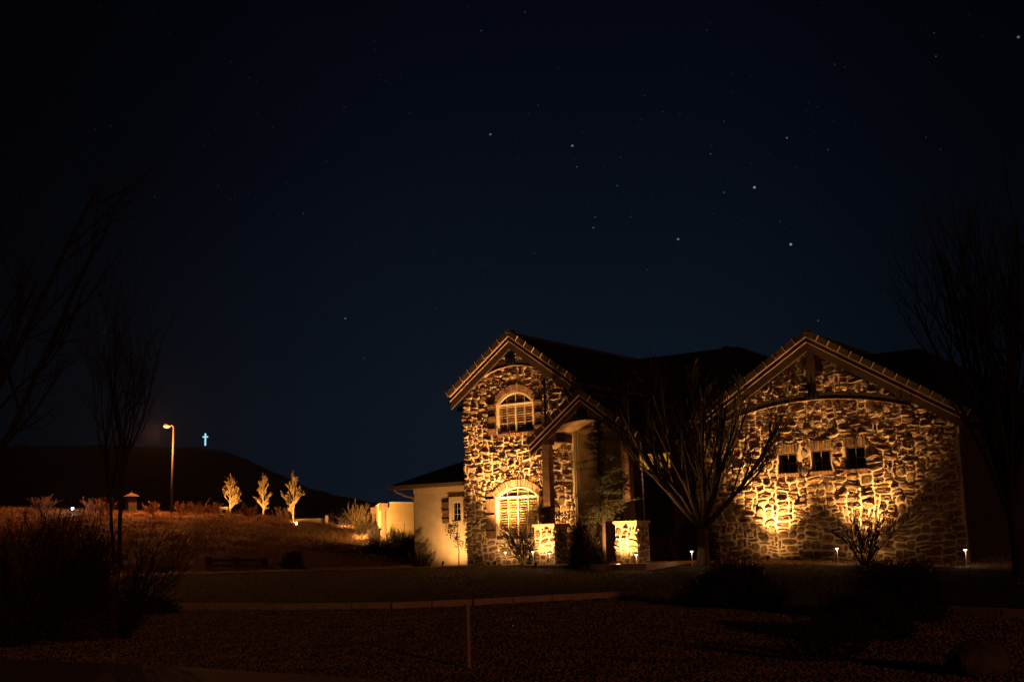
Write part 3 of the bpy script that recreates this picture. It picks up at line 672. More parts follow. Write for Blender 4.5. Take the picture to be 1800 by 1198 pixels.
# ------------------------------------------------------------------ plants
def grow(mb, p, d, length, r, level, rn, P):
    """recursive branch: P = dict(seg, wob, upb, kids, kang, klen, rmin, n, maxl)"""
    ns = P['seg'][min(level, len(P['seg'])-1)]; pts = [Vector(p)]; rad = [r]; dirs = []
    d = Vector(d).normalized(); st = length/ns; last = level >= P['maxl']
    for i in range(ns):
        d = (d + Vector((rn.gauss(0,1), rn.gauss(0,1), rn.gauss(0,1)))*P['wob'] + Vector((0,0,1))*P['upb'][min(level, len(P['upb'])-1)]).normalized()
        pts.append(pts[-1] + d*st); f = (i+1)/ns; rad.append(max(P['rmin'], r*(1 - f*(.85 if last else .6)))); dirs.append(d.copy())
    mb.tube(pts, rad, P['n'] if level == 0 else (5 if level == 1 else 3), False)
    P['tips'].append(pts[-1])
    if last: return
    kids = P['kids'][min(level, len(P['kids'])-1)]; t0 = P.get('start', .25)
    for k in range(kids):
        f = t0 + (1-t0)*(k + rn.random())/kids; i = min(ns-1, int(f*ns)); q = pts[i].lerp(pts[i+1], f*ns - i)
        dd = dirs[i]; a = R(P['kang'][min(level, len(P['kang'])-1)]) * rn.uniform(.6, 1.25)
        ax = dd.cross(Vector((rn.gauss(0,1), rn.gauss(0,1), rn.gauss(0,1)))).normalized()
        nd = Matrix.Rotation(a, 3, ax) @ dd
        grow(mb, q, nd, length*P['klen']*(1.1 - .5*f)*rn.uniform(.7,1.2), max(P['rmin'], rad[i]*.55), level+1, rn, P)
def bare_tree(loc, label, seed, trunk_h, trunk_r, limbs, limb_len, spread, group=None, mt='twig', mtr='bark', lean=(0,0), rmin=.008, kids=(7,6,4), maxl=3, upb=(.10,.10,.10), kang=(32,34,38), name='bare_tree', klen=.55, limb_r=.42, wob=.07, cat='tree'):
    rn = random.Random(seed); root = empty(name, loc, label=label, cat=cat, group=group)
    t = MB(); n = 6; pts = [Vector((lean[0]*i/n + rn.gauss(0,.02), lean[1]*i/n, trunk_h*i/n - (.15 if i == 0 else 0))) for i in range(n+1)]
    t.tube(pts, [trunk_r*(1.25 if i == 0 else 1 - .25*i/n) for i in range(n+1)], 10)
    c = MB(); P = dict(seg=(7,5,4,3), wob=wob, upb=upb, kids=kids, kang=kang, klen=klen, rmin=rmin, n=7, maxl=maxl, tips=[])
    for k in range(limbs):
        a = 2*math.pi*(k + rn.uniform(-.25,.25))/limbs; s_ = R(spread)*rn.uniform(.45, 1.1)
        if k == 0: s_ *= .2
        h = 1 if trunk_h < 2 else rn.uniform(.55, 1)
        q = pts[0].lerp(pts[-1], h) if h < 1 else pts[-1] - Vector((0,0,.04*rn.random()))
        grow(c, q, (math.sin(s_)*math.cos(a), math.sin(s_)*math.sin(a), math.cos(s_)), limb_len*rn.uniform(.8,1.1), trunk_r*limb_r, 0, rn, P)
    t.build('trunk', M[mtr], root, sm=True); cr = c.build('crown', M[mt], root)
    return root, P['tips']
def bare_shrub(loc, label, seed, h, stems, spread, mt='twig', rmin=.006, r0=.014, kids=(5,3), kang=(28,30), name='bare_shrub', group=None, maxl=2, w=.12, leaves=None, ln=0, ls=.03):
    rn = random.Random(seed); root = empty(name, loc, label=label, cat='shrub', group=group)
    c = MB(); P = dict(seg=(5,4,3), wob=.10, upb=(.05,.06,.06), kids=kids, kang=kang, klen=.5, rmin=rmin, n=5, maxl=maxl, tips=[], start=.15)
    for k in range(stems):
        a = rn.uniform(0, 6.283); s_ = R(spread)*math.sqrt(rn.random()); q = (w*math.cos(a)*rn.random(), w*math.sin(a)*rn.random(), -.04)
        grow(c, q, (math.sin(s_)*math.cos(a), math.sin(s_)*math.sin(a), math.cos(s_)), h*rn.uniform(.6,1.02), r0, 0, rn, P)
    c.build('stems', M[mt], root)
    if leaves: add_leaves(root, P['tips'], rn, leaves, ln, ls)
    return root
def add_leaves(root, tips, rn, m_, n, s_):
    L = MB()
    for t in tips:
        for _ in range(n):
            p = t + Vector((rn.gauss(0,1), rn.gauss(0,1), rn.gauss(0,1)))*s_*2; a = Vector((rn.gauss(0,1), rn.gauss(0,1), rn.gauss(0,1))).normalized()*s_*rn.uniform(.6,1.3); b_ = a.cross(Vector((rn.gauss(0,1), rn.gauss(0,1), rn.gauss(0,1)))).normalized()*s_*.5
            L.add([tuple(p-a), tuple(p+b_), tuple(p+a), tuple(p-b_)], [(0,1,2,3)])
    L.build('leaves', M[m_], root)
def round_bush(loc, label, seed, rx, rz, n, ln, mt='twig', name='shrub', group=None, stems=True, fuzz=.12):
    """dense bush: short twigs and small leaves through an uneven volume"""
    rn = random.Random(seed); root = empty(name, loc, label=label, cat='shrub', group=group); c = MB(); L = MB()
    for k in range(n):
        d = Vector((rn.gauss(0,1), rn.gauss(0,1), rn.gauss(0,1)*.9 + .25)).normalized(); d.z = abs(d.z)*.9 + .02
        bump_ = 1 + .16*math.sin(5*d.x + seed)*math.cos(4*d.y + seed*2) + .08*math.sin(9*d.z+seed)
        f = rn.random()**.33; p = Vector((d.x*rx, d.y*rx, d.z*rz))*f*bump_
        e = p + (d*rn.uniform(.5,1.3) + Vector((rn.gauss(0,.3), rn.gauss(0,.3), rn.gauss(.15,.3))))*fuzz
        c.tube([p*.75, p, e], [.007,.006,.004], 3, False)
        for _ in range(ln):
            q = p.lerp(e, rn.random()) + Vector((rn.gauss(0,.03), rn.gauss(0,.03), rn.gauss(0,.03))); a = Vector((rn.gauss(0,1), rn.gauss(0,1), rn.gauss(0,1))).normalized()*.03; b_ = a.cross(d).normalized()*.014 if a.cross(d).length > 1e-4 else Vector((.014,0,0))
            L.add([tuple(q-a), tuple(q+b_), tuple(q+a), tuple(q-b_)], [(0,1,2,3)])
    for k in range(7):
        a = 2*math.pi*k/7; c.tube([(0,0,-.05), (rx*.3*math.cos(a), rx*.3*math.sin(a), rz*.4), (rx*.6*math.cos(a), rx*.6*math.sin(a), rz*.75)], [.02,.014,.007], 4, False)
    c.build('stems', M[mt], root)
    if ln: L.build('leaves', M['leafd'], root)
    return root

# the spreading tree between porch and garage
bare_tree(hw(9.75, -.1), 'large bare tree with fanned upright limbs between the porch and the garage', 4, 1.2, .22, 12, 4.8, 57, rmin=.006, kids=(10,7,4), maxl=3, upb=(.11,.14,.10), kang=(22,24,28), klen=.50, limb_r=.40, wob=.045)
# right-edge tree
bare_tree((12.7, 31.3, float(hgt(12.7, 31.3))), 'tall bare tree with upright branches at the right edge', 9, 2.3, .19, 11, 6.7, 22, rmin=.004, kids=(8,5,3), upb=(.10,.18,.14), kang=(30,28,30), klen=.5, lean=(-.15,0))
# left-edge trees: one with its trunk just outside the frame, two slender ones further back
bare_tree((-11.2, 23.5, float(hgt(-11.2, 23.5))), 'big dark bare tree reaching in from the left edge', 21, 2.0, .20, 8, 8.4, 60, rmin=.0035, kids=(7,6,4), upb=(.05,.06,.05), kang=(36,34,36), klen=.5)
bare_tree((-17.0, 52.5, float(hgt(-17.0, 52.5))), 'slender dark bare tree, right one of the pair before the bank', 31, 5.6, .10, 8, 6.0, 24, rmin=.006, kids=(6,5,3), upb=(.10,.12,.1), klen=.5, group='slender trees before the bank')
bare_tree((-17.7, 54.0, float(hgt(-17.7, 54.0))), 'slender dark bare tree, left one of the pair before the bank', 32, 5.4, .08, 7, 5.8, 26, rmin=.006, kids=(6,5,3), upb=(.10,.12,.1), klen=.5, group='slender trees before the bank', lean=(-.5,0))

bare_shrub(hw(3.3, -1.0), 'bare shrub of many thin stems standing under the lower arched window', 3, 1.55, 26, 42, rmin=.007, r0=.016, kids=(6,4), group='bare shrubs by the house')
bare_shrub(hw(14.65, 1.2), 'bare shrub of thin stems against the lit right part of the garage wall', 6, 1.7, 26, 40, rmin=.007, r0=.017, kids=(6,4), group='bare shrubs by the house')
round_bush(hw(6.5, -2.0), 'round dark twiggy shrub left of the small conifer', 7, .62, 1.5, 2600, 3, group='rounded shrubs by the porch', fuzz=.16)
round_bush(hw(7.6, 1.1), 'small round reddish shrub before the dark entry', 8, .55, 1.15, 1100, 3, mt='twigr', group='rounded shrubs by the porch', fuzz=.12)
round_bush(hw(8.6, 1.9), 'tall rounded shrub behind the spreading tree trunk', 9, .7, 1.8, 2000, 2, group='rounded shrubs by the porch', fuzz=.16)
bare_shrub(hw(-2.0, -.3), 'low spiky grass-like shrub at the corner of the stucco wing', 12, .75, 60, 45, mt='twig', rmin=.006, kids=(2,), maxl=1, w=.35)
# spiky grasses
def tuft(loc, label, seed, n, h, spread, mt='straw', name='ornamental_grass', wd=.012, group=None, cat='grass'):
    rn = random.Random(seed); root = MB()
    for k in range(n):
        a = rn.uniform(0, 6.283); s_ = R(spread)*rn.random()**.6; l_ = h*rn.uniform(.5,1); p = Vector((rn.gauss(0,.05), rn.gauss(0,.05), -.02)); d = Vector((math.sin(s_)*math.cos(a), math.sin(s_)*math.sin(a), math.cos(s_)))
        sd = Vector((-math.sin(a), math.cos(a), 0))*wd; m1 = p + d*l_*.5; e = p + d*l_ - Vector((0,0,l_*.18*math.sin(s_)))
        root.add([tuple(p-sd), tuple(p+sd), tuple(m1+sd*.8), tuple(m1-sd*.8), tuple(e)], [(0,1,2,3),(3,2,4)])
    o = root.build(name, M[mt]); o.location = loc; return tag(o, label, cat, group)
tuft(hw(3.55, -1.5), 'spiky orange-lit grass clump at the foot of the shrub under the window', 1, 70, .5, 70, wd=.014, cat='ornamental grass')
tuft(hw(9.75, 1.6), 'small tan grass clump just right of the spreading tree trunk', 2, 60, .42, 60, cat='ornamental grass')
tuft(hw(10.1, 1.7), 'smaller tan grass clump beside the clump by the tree', 3, 40, .3, 65, cat='ornamental grass')
# trailing vine on the tower's left corner
rn = random.Random(5); vr = empty('climbing_vine', hw(-.16, -.35, 0), label='dark scraggly vine hanging on the left corner of the stone tower', cat='vine'); vm = MB(); P = dict(seg=(5,4,3), wob=.22, upb=(-.1,-.1,0), kids=(5,3), kang=(50,45), klen=.35, rmin=.007, n=5, maxl=2, tips=[])
vm.tube([(0,0,-.1),(.03,-.02,.5),(-.02,0,1.0),(.02,-.02,1.75)], [.02,.018,.015,.01], 5)
for z in (1.7,1.62,1.5,1.35,1.2,1.0): grow(vm, (0,0,z), (rn.gauss(-.3,.5), rn.gauss(-.2,.3), -.6), .5, .012, 0, rn, P)
vm.build('stems', M['bark'], vr); add_leaves(vr, P['tips'], rn, 'leafd', 3, .035)

# small conifer before the porch
def conifer(loc, label, seed, h):
    rn = random.Random(seed); root = empty('conifer_tree', loc, label=label, cat='tree'); t = MB(); br = MB(); nd = MB()
    t.tube([(0,0,-.1),(.05,0,h*.4),(-.04,.02,h*.75),(.03,0,h)], [.075,.055,.035,.012], 8)
    z = 1.55
    while z < h - .1:
        f = (z-1.2)/(h-1.2)
        for k in range(rn.choice((2,3,3))):
            a = rn.uniform(0, 6.283); ln_ = (1.35*(1-f)**.7 + .15)*rn.uniform(.45,1.1); d = Vector((math.cos(a), math.sin(a), rn.uniform(-.15,.25))); pts = [Vector((0,0,z))]
            for i in range(5): d.z += rn.uniform(-.14,.10); pts.append(pts[-1] + d.normalized()*ln_/5)
            br.tube(pts, [.018,.015,.012,.009,.007,.005], 4, False)
            for i in range(1, 6):
                for _ in range(10):
                    q = pts[i].lerp(pts[i-1], rn.random()); dd = (d.normalized()*.5 + Vector((rn.gauss(0,.7), rn.gauss(0,.7), rn.gauss(.0,.4)))).normalized()*rn.uniform(.10,.26)
                    br.tube([q, q+dd], [.005,.003], 3, False)
                    for _ in range(6):
                        c = q + dd*rn.random(); e = (dd.normalized() + Vector((rn.gauss(0,.8), rn.gauss(0,.8), rn.gauss(0,.8)))).normalized()*.07; s_ = e.cross(Vector((0,.3,1))).normalized()*.006
                        nd.add([tuple(c-s_), tuple(c+s_), tuple(c+e)], [(0,1,2)])
        z += rn.uniform(.10,.19)
    t.build('trunk', M['bark'], root, sm=True); br.build('branches', M['bark'], root); nd.build('needles', M['needle'], root); return root
conifer(hw(7.15, -2.05), 'small sparse dark green conifer standing before the porch', 13, 4.9)

# ------------------------------------------------------------------ the bank on the left
def gz(x, y): return (x, y, float(hgt(x, y)))
def oval_tree(loc, label, seed, th, h, wd, mt='twigl', light=None):
    rn = random.Random(seed); root = empty('young_tree', loc, label=label, cat='tree', group='three small lit trees on the bank'); t = MB(); c = MB()
    n = 7; pts = [Vector((rn.gauss(0,.02), rn.gauss(0,.02), h*i/n - (.1 if i == 0 else 0))) for i in range(n+1)]; t.tube(pts, [max(.02, .065*(1-i/n*.8)) for i in range(n+1)], 7)
    P = dict(seg=(5,4,3), wob=.10, upb=(.20,.16,.1), kids=(6,4), kang=(42,45), klen=.42, rmin=.010, n=5, maxl=2, tips=[])
    z = th
    while z < h*.90:
        f = (z-th)/(h-th); w_ = wd*(.62 + f*.5 if f < .15 else .70*(1-(f-.15)/.9)) + .05
        a = rn.uniform(0, 6.283); s_ = R(rn.uniform(46, 62) - 26*f); l_ = max(.15, min(w_/math.sin(s_), .62*(h-z)/math.cos(s_))*rn.uniform(.5,.85))
        grow(c, (0,0,z), (math.sin(s_)*math.cos(a), math.sin(s_)*math.sin(a), math.cos(s_)), l_, .026, 0, rn, P); z += (h-th)/34
    t.build('trunk', M[mt], root, sm=True); c.build('crown', M[mt], root); L = MB()
    add_leaves(root, P['tips'][::3], rn, mt, 1, .03)
    return root
oval_tree(gz(-18.25, 78.0), 'leftmost of the three small lit trees on the bank', 1, .45, 2.75, 1.3)
oval_tree(gz(-15.95, 77.0), 'middle one of the three small lit trees, narrowest crown', 2, .62, 3.0, .98)
oval_tree(gz(-13.95, 76.4), 'rightmost and tallest of the three small lit trees on the bank', 3, .55, 3.35, 1.42)
def ground_spot(loc, aim, power, cone, label, glow=None, col=LAMP):
    root = empty('ground_spotlight', loc, label=label, cat='spotlight', group='ground spotlights on the bank'); o = MB(); d = Vector(aim).normalized(); c = Vector((0,0,.12))
    o.tube([(0,0,-.1),(0,0,.08)], [.015,.015], 6); o.tube([c-d*.08, c, c+d*.06], [.03,.055,.06], 10); o.build('lamp_housing', M['metal'], root)
    if glow: o = MB(); o.tube([c+d*.062, c+d*.075], [.055,.05], 10); o.build('lens', glow, root)
    spot(root, c+d*.10, c+d*1.1, power, cone, .8, .03, col); return root
bright = emis('spot_lens', (1,.82,.5), 60)
white = emis('white_lens', (.75,.9,1), 60)
ground_spot(gz(-13.55, 74.6), (-.35, 1.6, 1.6), P_TREE*1.0, 95, 'bright spotlight at the foot of the tallest small tree')
ground_spot(gz(-16.0, 75.6), (.05, 1.3, 1.8), P_TREE*.75, 90, 'small spotlight before the middle small tree')
ground_spot(gz(-18.4, 76.6), (.1, 1.3, 1.7), P_TREE*.75, 90, 'small spotlight before the leftmost small tree')
ground_spot(gz(-10.3, 73.2), (.0, 2.2, 1.5), P_TREE*.9, 100, 'small spotlight under the pale bare shrub')
# bright bare bulb of the front one, a globe seen from the street
gl = empty('garden_lantern', gz(-13.35, 74.1), label='bright little garden lantern burning on the bank beside the tallest small tree', cat='lantern'); o = MB(); o.tube([(0,0,-.1),(0,0,.12)], [.02,.02], 6); o.build('stem', M['metal'], gl)
o = MB(); o.lathe([(.01,.12),(.055,.14),(.07,.19),(.055,.24),(.01,.26)], 10); o.build('globe', emis('lantern_globe', (1,.75,.42), 22), gl)
gl = empty('garden_lantern', gz(-27.6, 76.0), label='cold white lantern burning between dark shrubs at the far left of the bank', cat='lantern'); o = MB(); o.tube([(0,0,-.1),(0,0,.34)], [.02,.02], 6); o.build('stem', M['metal'], gl)
o = MB(); o.lathe([(.01,.34),(.065,.36),(.085,.42),(.065,.48),(.01,.50)], 10); o.build('globe', emis('cold_globe', (.70,.88,1), 14), gl); d = bpy.data.lights.new('bulb', 'POINT'); d.energy = 60; d.color = (.6,.8,1); d.shadow_soft_size = .1; b_ = bpy.data.objects.new('bulb', d); COL.objects.link(b_); b_.parent = gl; b_.location = (0,-.2,.5)

tw = bare_shrub(gz(-9.05, 70.5), 'pale lit bare shrub on the slope left of the low tan wall', 14, 1.75, 20, 44, mt='twigl', rmin=.010, r0=.022, kids=(5,3), name='bare_shrub')
o = MB(); o.box(-1.15, 1.15, -.12, .12, -.25, .34); rb = o.build('low_retaining_wall', M['stucco'], loc=(-13.1, 77.4, float(hgt(-13.1, 77.4)))); tag(rb, 'low lit retaining wall behind the tallest small tree', 'wall')
o = MB(); o.slab([(-.28,-.1),(.28,-.1),(.28,.62),(-.28,.62)], [[(-.12,.1),(.12,.1),(.12,.45),(-.12,.45)]], -.06, .06); q_ = o.build('number_sign', M['stucco'], loc=gz(-18.75, 78.4)); tag(q_, 'small square yellow-lit frame sign beside the leftmost small tree', 'sign')
o = MB(); o.box(-.09,.09,-.09,.09,-.1,.62); q_ = o.build('wooden_post', M['postw'], loc=gz(-11.9, 76.6)); tag(q_, 'short wooden post at the right end of the low retaining wall', 'post')

# low tan building beyond the bushes
an = empty('tan_outbuilding', (-7.05, 64, 1.2), R(50), label='low flat tan-walled outbuilding behind the bushes left of the house', cat='building')
o = MB(); o.box(.001,3.4,0,.15,-1.8,1.80); o.build('front_wall', M['stucco_y'], an)
an2 = empty('side_wall'); an2.parent = an; an2.rotation_euler = (0, 0, R(49.5))
o = MB(); o.box(0,6.6,-.15,0,-1.8,1.80); o.build('wall', M['stucco_y'], an2); o = MB(); o.box(-.03,6.65,-.2,.03,1.801,1.86); o.build('coping', M['trim'], an2)
o = MB(); o.box(.05,3.45,-.04,.2,1.801,1.86); o.box(.02,3.4,-.015,-.003,.78,.80); o.build('coping', M['trim'], an)
for x, y, p_ in ((-.02,-.12,an),(6.6,.12,an2)):
    o = MB(); o.box(x-.08,x+.08,y-.08,y+.08,-1.8,1.40); o.box(x-.17,x+.17,y-.17,y+.17,1.401,1.78); o.build('corner_post', M['soffit'], p_)
for x in (.7, 1.6): o = MB(); o.box(x, x+.012, -.012, -.002, -1.6, .77); o.build('wall_joint', M['fascia'], an)
ground_spot((-6.9, 61.6, float(hgt(-6.9, 61.6)) + .9), (.25, 1.0, .25), 1700, 150, 'small spotlight in the bushes aimed at the tan outbuilding')
ground_spot((-9.3, 65.5, float(hgt(-9.3, 65.5)) + .6), (1.0, .9, .35), 2600, 120, 'small spotlight left of the outbuilding aimed at its side wall')

# pillar with a pyramid cap
pc = empty('brick_pillar', gz(-25.0, 79.3), R(38), label='square pillar with a small pointed cap left of the street lamp', cat='pillar'); o = MB(); o.box(-.27,.27,-.27,.27,-.2,1.12); o.build('shaft', M['stucco_b'], pc)
o = MB(); o.add([(-.4,-.4,1.122),(.4,-.4,1.122),(.4,.4,1.122),(-.4,.4,1.122),(0,0,1.38)], [(0,1,4),(1,2,4),(2,3,4),(3,0,4),(3,2,1,0)]); o.tube([(0,0,1.34),(0,0,1.50)], [.03,.012], 6); o.build('cap', M['stucco_b'], pc)

# street lamp
sl = empty('street_lamp', gz(-22.45, 79.6), label='tall street lamp glowing orange on top of the bank', cat='street lamp')
o = MB(); o.tube([(0,0,-.2),(.02,0,3),(.06,0,5.75)], [.095,.08,.065], 10); o.build('pole', M['pole'], sl, sm=True)
o = MB(); o.tube([(.06,0,5.70),(-.05,-.02,5.82),(-.30,-.04,5.84)], [.05,.045,.04], 8); o.build('arm', M['pole'], sl)
o = MB(); o.lathe([(.04,.12),(.16,.10),(.22,.02),(.20,0)][::-1], 12, (-.38,-.04,5.80)); o.build('lamp_head', M['pole'], sl)
o = MB(); o.lathe([(.02,-.16),(.16,-.12),(.25,-.01),(.25,-.002)], 12, (-.38,-.04,5.80)); o.build('lens', emis('sodium_lens', (1,.40,.11), 2.4), sl)
d = bpy.data.lights.new('bulb', 'POINT'); d.energy = 6500; d.color = (1,.30,.07); d.shadow_soft_size = .15; b_ = bpy.data.objects.new('bulb', d); COL.objects.link(b_); b_.parent = sl; b_.location = (-.9,-1.2,5.25)

# illuminated cross on the far hill
cr = empty('hilltop_cross', (-101.8, 399, 34.6), label='glowing pale cross standing on the far hill', cat='cross'); o = MB(); o.box(-.23,.23,-.2,.2,0,4.0); o.box(-.88,-.231,-.19,.19,2.65,3.05); o.box(.231,.88,-.19,.19,2.65,3.05); o.build('beams', emis('cross_light', (.40,.86,1), 1.0), cr)

# shrubs along the bank top
rn = random.Random(77)
for k, (x, y, h, m_, lb) in enumerate([(-29.8,77,1.1,'twigr','round orange-lit bare shrub left of the cold white lantern'), (-26.9,77.6,1.0,'twigr','small orange-lit shrub just right of the cold white lantern'), (-25.6,76.0,1.05,'twigr','small bare shrub left of the pillar on the bank'),
        (-23.4,78.6,.85,'twigr','small bare shrub between the pillar and the street lamp'), (-21.6,79.2,.9,'twigr','bare shrub right of the street lamp foot'), (-20.6,79.0,1.0,'twigr','bushy dry shrub halfway between the street lamp and the trees'), (-19.6,79.4,.8,'twigr','dry shrub just left of the small square sign'),
        (-17.2,78.6,.85,'twigr','dry shrub between the leftmost and middle small trees'), (-15.0,78.2,.9,'twigr','dry shrub between the middle and tallest small trees'), (-11.4,77.4,.9,'twig','dark dry shrub right of the low retaining wall'), (-10.6,75.6,.85,'twig','dark shrub two paces left of the pale lit shrub')]):
    bare_shrub(gz(x, y), lb, 40+k, h, 26, 50, mt=m_, rmin=.009, r0=.014, kids=(5,3), group='shrubs along the bank top', w=.2)
for k, (x, y, rx, rz, lb) in enumerate([(-8.2,69,.9,.85,'dark rounded bush below the pale lit shrub'), (-6.9,64.5,.9,1.0,'dark bush before the corner of the tan outbuilding'), (-5.7,61,1.0,1.15,'dark bush halfway between outbuilding and stucco wing'), (-5.0,57,.9,1.1,'dark bush nearest the corner of the stucco wing'), (-6.6,58.5,.8,.75,'low dark bush on the slope before the others'), (-7.4,66.5,.7,.9,'small dark bush left of the outbuilding corner')]):
    round_bush(gz(x, y), lb, 60+k, rx, rz, 1100, 2, group='dark bushes on the slope by the house', fuzz=.2)
round_bush(gz(-9.1, 49.8), 'dark squat bush at the foot of the bank', 71, .45, .75, 700, 3, fuzz=.1)
# low dark fence at the foot of the bank
fn = empty('rail_fence', gz(-12.8, 51.0), 0, label='low dark rail fence at the foot of the bank', cat='fence')
z0 = fn.location.z
for i in range(3):
    x = i*1.15; o = MB(); o.box(x-.13,x+.13,-.1,.1,-.15,.50-.05*i); o.build('fence_post', M['timber'], fn)
for z in (.14, .36):
    o = MB(); o.bar((.13,0,z),(1.02,0,z-.03),.05,.09); o.build('rail', M['timber'], fn); o = MB(); o.bar((1.28,0,z-.03),(2.17,0,z-.06),.05,.09); o.build('rail', M['timber'], fn)

# dry grass over the bank, bed mulch litter, lawn blades, gravel pebbles (uncountable stuff)
def blades(name, n, xr, yr, keep, h0, h1, wd, m_, seed, lean=.6, lie=0):
    g = np.random.default_rng(seed); x = g.uniform(*xr, n); y = g.uniform(*yr, n); k = keep(x, y); x, y = x[k], y[k]; n = len(x)
    z = hgt(x, y); h = g.uniform(h0, h1, n); a = g.uniform(0, 2*np.pi, n); t = g.normal(0, lean, (n, 2)); 
    sx_, sy_ = np.cos(a)*wd, np.sin(a)*wd; ex, ey = x + t[:,0]*h, y + t[:,1]*h
    P0 = np.stack([x-sx_, y-sy_, z-.03], 1); P1 = np.stack([x+sx_, y+sy_, z-.03], 1); P2 = np.stack([ex, ey, z+h*(1-lie)], 1)
    V = np.stack([P0, P1, P2], 1).reshape(-1, 3); F = np.arange(3*n).reshape(n, 3)
    return tag(npmesh(name, V, F, m_), kind='stuff')
def cl(x, y): return (np.sin(x*1.9+y*.7)*np.sin(y*1.5-x*.8) + .5*np.sin(x*4.3)*np.sin(y*3.9)) > np.random.default_rng(int(len(x))).uniform(-1.1, .9, len(x))
o = blades('dry_grass', 150000, (-40, -4.6), (50, 82), lambda x, y: (np.abs(x/y) < .45) & cl(x, y), .10, .34, .014, M['blade'], 1, .9); tag(o, 'dry tan grass covering the bank', 'grass')
o = blades('bed_litter', 26000, (-3.5, 16), (33, 46), lambda x, y: (y > lawn_edge(x)) & (y < 46), .02, .09, .012, M['straw'], 2, 1.5); tag(o, 'dry litter in the planting bed along the house', 'ground cover')
o = blades('lawn_blades', 90000, (-14, 15), (22, 45), lambda x, y: (y < lawn_edge(x)) & (y > curb_y(x)+.1) & (np.abs(x/y) < .48), .03, .07, .006, M['grass'], 4, .5); tag(o, 'short dark lawn grass', 'grass')
g = np.random.default_rng(9); n = 130000; x = g.uniform(-11, 9, n); y = 12.5 + (31-12.5)*g.random(n)**1.5
swy = np.interp(x, [-30,-7.6,-4.7,-2.2,1,6], [22.5,18.3,16.8,15.1,12.8,8.5])
k = (y < curb_y(x) - .1) & (y > swy + .03) & (np.abs(x/y) < .47); x, y = x[k], y[k]; n = len(x)
r_ = g.uniform(.009, .027, n); c = np.stack([x, y, hgt(x, y) + r_*.5], 1)
oct_ = np.array([(1,0,0),(0,1,0),(-1,0,0),(0,-1,0),(0,0,.75),(0,0,-.75)]); sc = g.uniform(.6, 1.2, (n, 6, 1)); ang = g.uniform(0, 6.28, n); ca, sa = np.cos(ang), np.sin(ang)
Vp = oct_[None]*sc*r_[:, None, None]; Vr = np.stack([Vp[...,0]*ca[:,None]-Vp[...,1]*sa[:,None], Vp[...,0]*sa[:,None]+Vp[...,1]*ca[:,None], Vp[...,2]], -1) + c[:, None, :]
Fo = np.array([(0,1,4),(1,2,4),(2,3,4),(3,0,4),(1,0,5),(2,1,5),(3,2,5),(0,3,5)]); F = (Fo[None] + (np.arange(n)*6)[:, None, None]).reshape(-1, 3)
tag(npmesh('gravel', Vr.reshape(-1, 3), F, M['pebble']), 'loose river gravel covering the bed in the foreground', 'gravel', kind='stuff')

# ------------------------------------------------------------------ foreground things
o = MB(); o.box(-.026,.026,-.026,.026,-.1,.80); q_ = o.build('wooden_stake', M['postw'], loc=gz(-.68, 15.9)); q_.rotation_euler = (0,0,R(40)); tag(q_, 'slim pale wooden stake standing upright in the gravel', 'stake')
def boulder(loc, label, seed, s_):
    rn = random.Random(seed); b = MB(); n, m_ = 16, 9
    for i in range(m_+1):
        el = -math.pi/2 + math.pi*i/m_
        for k in range(n):
            a = 2*math.pi*k/n; f = 1 + .13*math.sin(3*a+seed)*math.cos(el) + .10*math.sin(5*a+2*el) + rn.gauss(0,.03)
            b.V.append((s_[0]*f*math.cos(el)*math.cos(a), s_[1]*f*math.cos(el)*math.sin(a), s_[2]*(1 if math.sin(el) > 0 else .6)*math.sin(el)*f + s_[2]*.45))
    for i in range(m_):
        for k in range(n):
            k2 = (k+1) % n; b.F.append((i*n+k, i*n+k2, (i+1)*n+k2, (i+1)*n+k)); b.MI.append(0)
    return tag(b.build('boulder', M['rock'], loc=loc, sm=True), label, 'boulder')
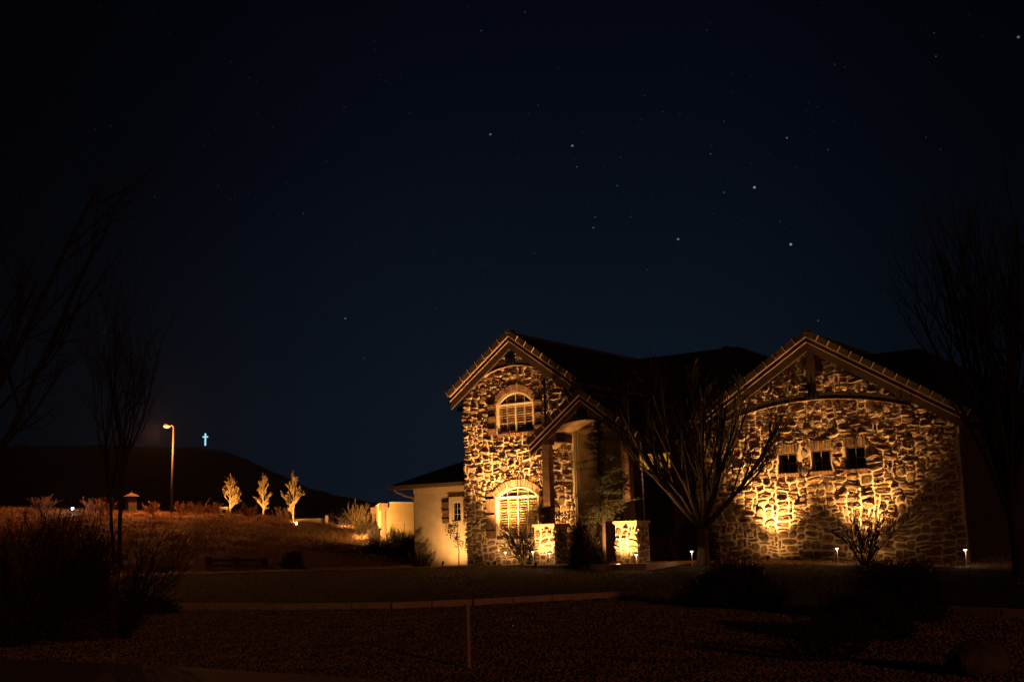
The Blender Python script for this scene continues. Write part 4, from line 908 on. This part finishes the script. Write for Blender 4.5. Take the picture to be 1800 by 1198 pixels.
boulder(gz(5.05, 13.9), 'large rounded boulder in the gravel at the lower right', 2, (.34,.3,.25))
boulder(gz(4.75, 24.7), 'small pale rock upright beside the dark bush at the gravel edge', 5, (.08,.07,.13))
round_bush(gz(4.25, 24.6), 'dark clipped bush at the right end of the long curb', 81, .95, .85, 2200, 4, group='dark bushes in the gravel bed', fuzz=.10)
round_bush(gz(4.95, 18.2), 'spreading dark bush in the middle of the gravel at right', 82, .75, .62, 1800, 4, group='dark bushes in the gravel bed', fuzz=.10)
round_bush(gz(6.3, 20.6), 'tall dark bush behind the spreading bush at right', 83, .70, 1.0, 1800, 4, group='dark bushes in the gravel bed', fuzz=.14)
bare_shrub(gz(3.75, 15.6), 'low twiggy shrub in the gravel between stake and boulder', 84, .62, 36, 60, rmin=.004, r0=.008, kids=(6,3), mt='twig', w=.3)
bare_shrub(gz(-7.0, 21.5), 'broad bare shrub of thin stems at the lower left', 85, 2.0, 40, 52, rmin=.004, r0=.011, kids=(6,4), mt='twig', w=.3)
bare_shrub(gz(-8.4, 20.6), 'second broad bare shrub at the left edge of the gravel', 86, 2.1, 36, 50, rmin=.004, r0=.011, kids=(6,4), mt='twig', w=.3)
round_bush(gz(-8.4, 21.9), 'tall dense dark thicket filling the lower left corner', 88, 1.45, 2.0, 6000, 1, mt='twigr', fuzz=.30)
round_bush(gz(-8.2, 27.2), 'low dark mound of a shrub at the left end of the long curb', 87, .7, .35, 800, 3, fuzz=.08)

# thin haze volume added to give the lamps a halo
hz_ = MB(); hz_.box(-430, 430, -25, 490, -2.2, 60); hzo = hz_.build('haze', [], None)
hm = bpy.data.materials.new('halo_haze'); hm.use_nodes = True; n = hm.node_tree.nodes; n.remove(n['Principled BSDF'])
pv = n.new('ShaderNodeVolumePrincipled'); pv.inputs['Color'].default_value = (.9,.93,1,1); pv.inputs['Density'].default_value = .00008
hm.node_tree.links.new(pv.outputs[0], n['Material Output'].inputs['Volume']); hzo.data.materials.append(hm); tag(hzo, kind='stuff')
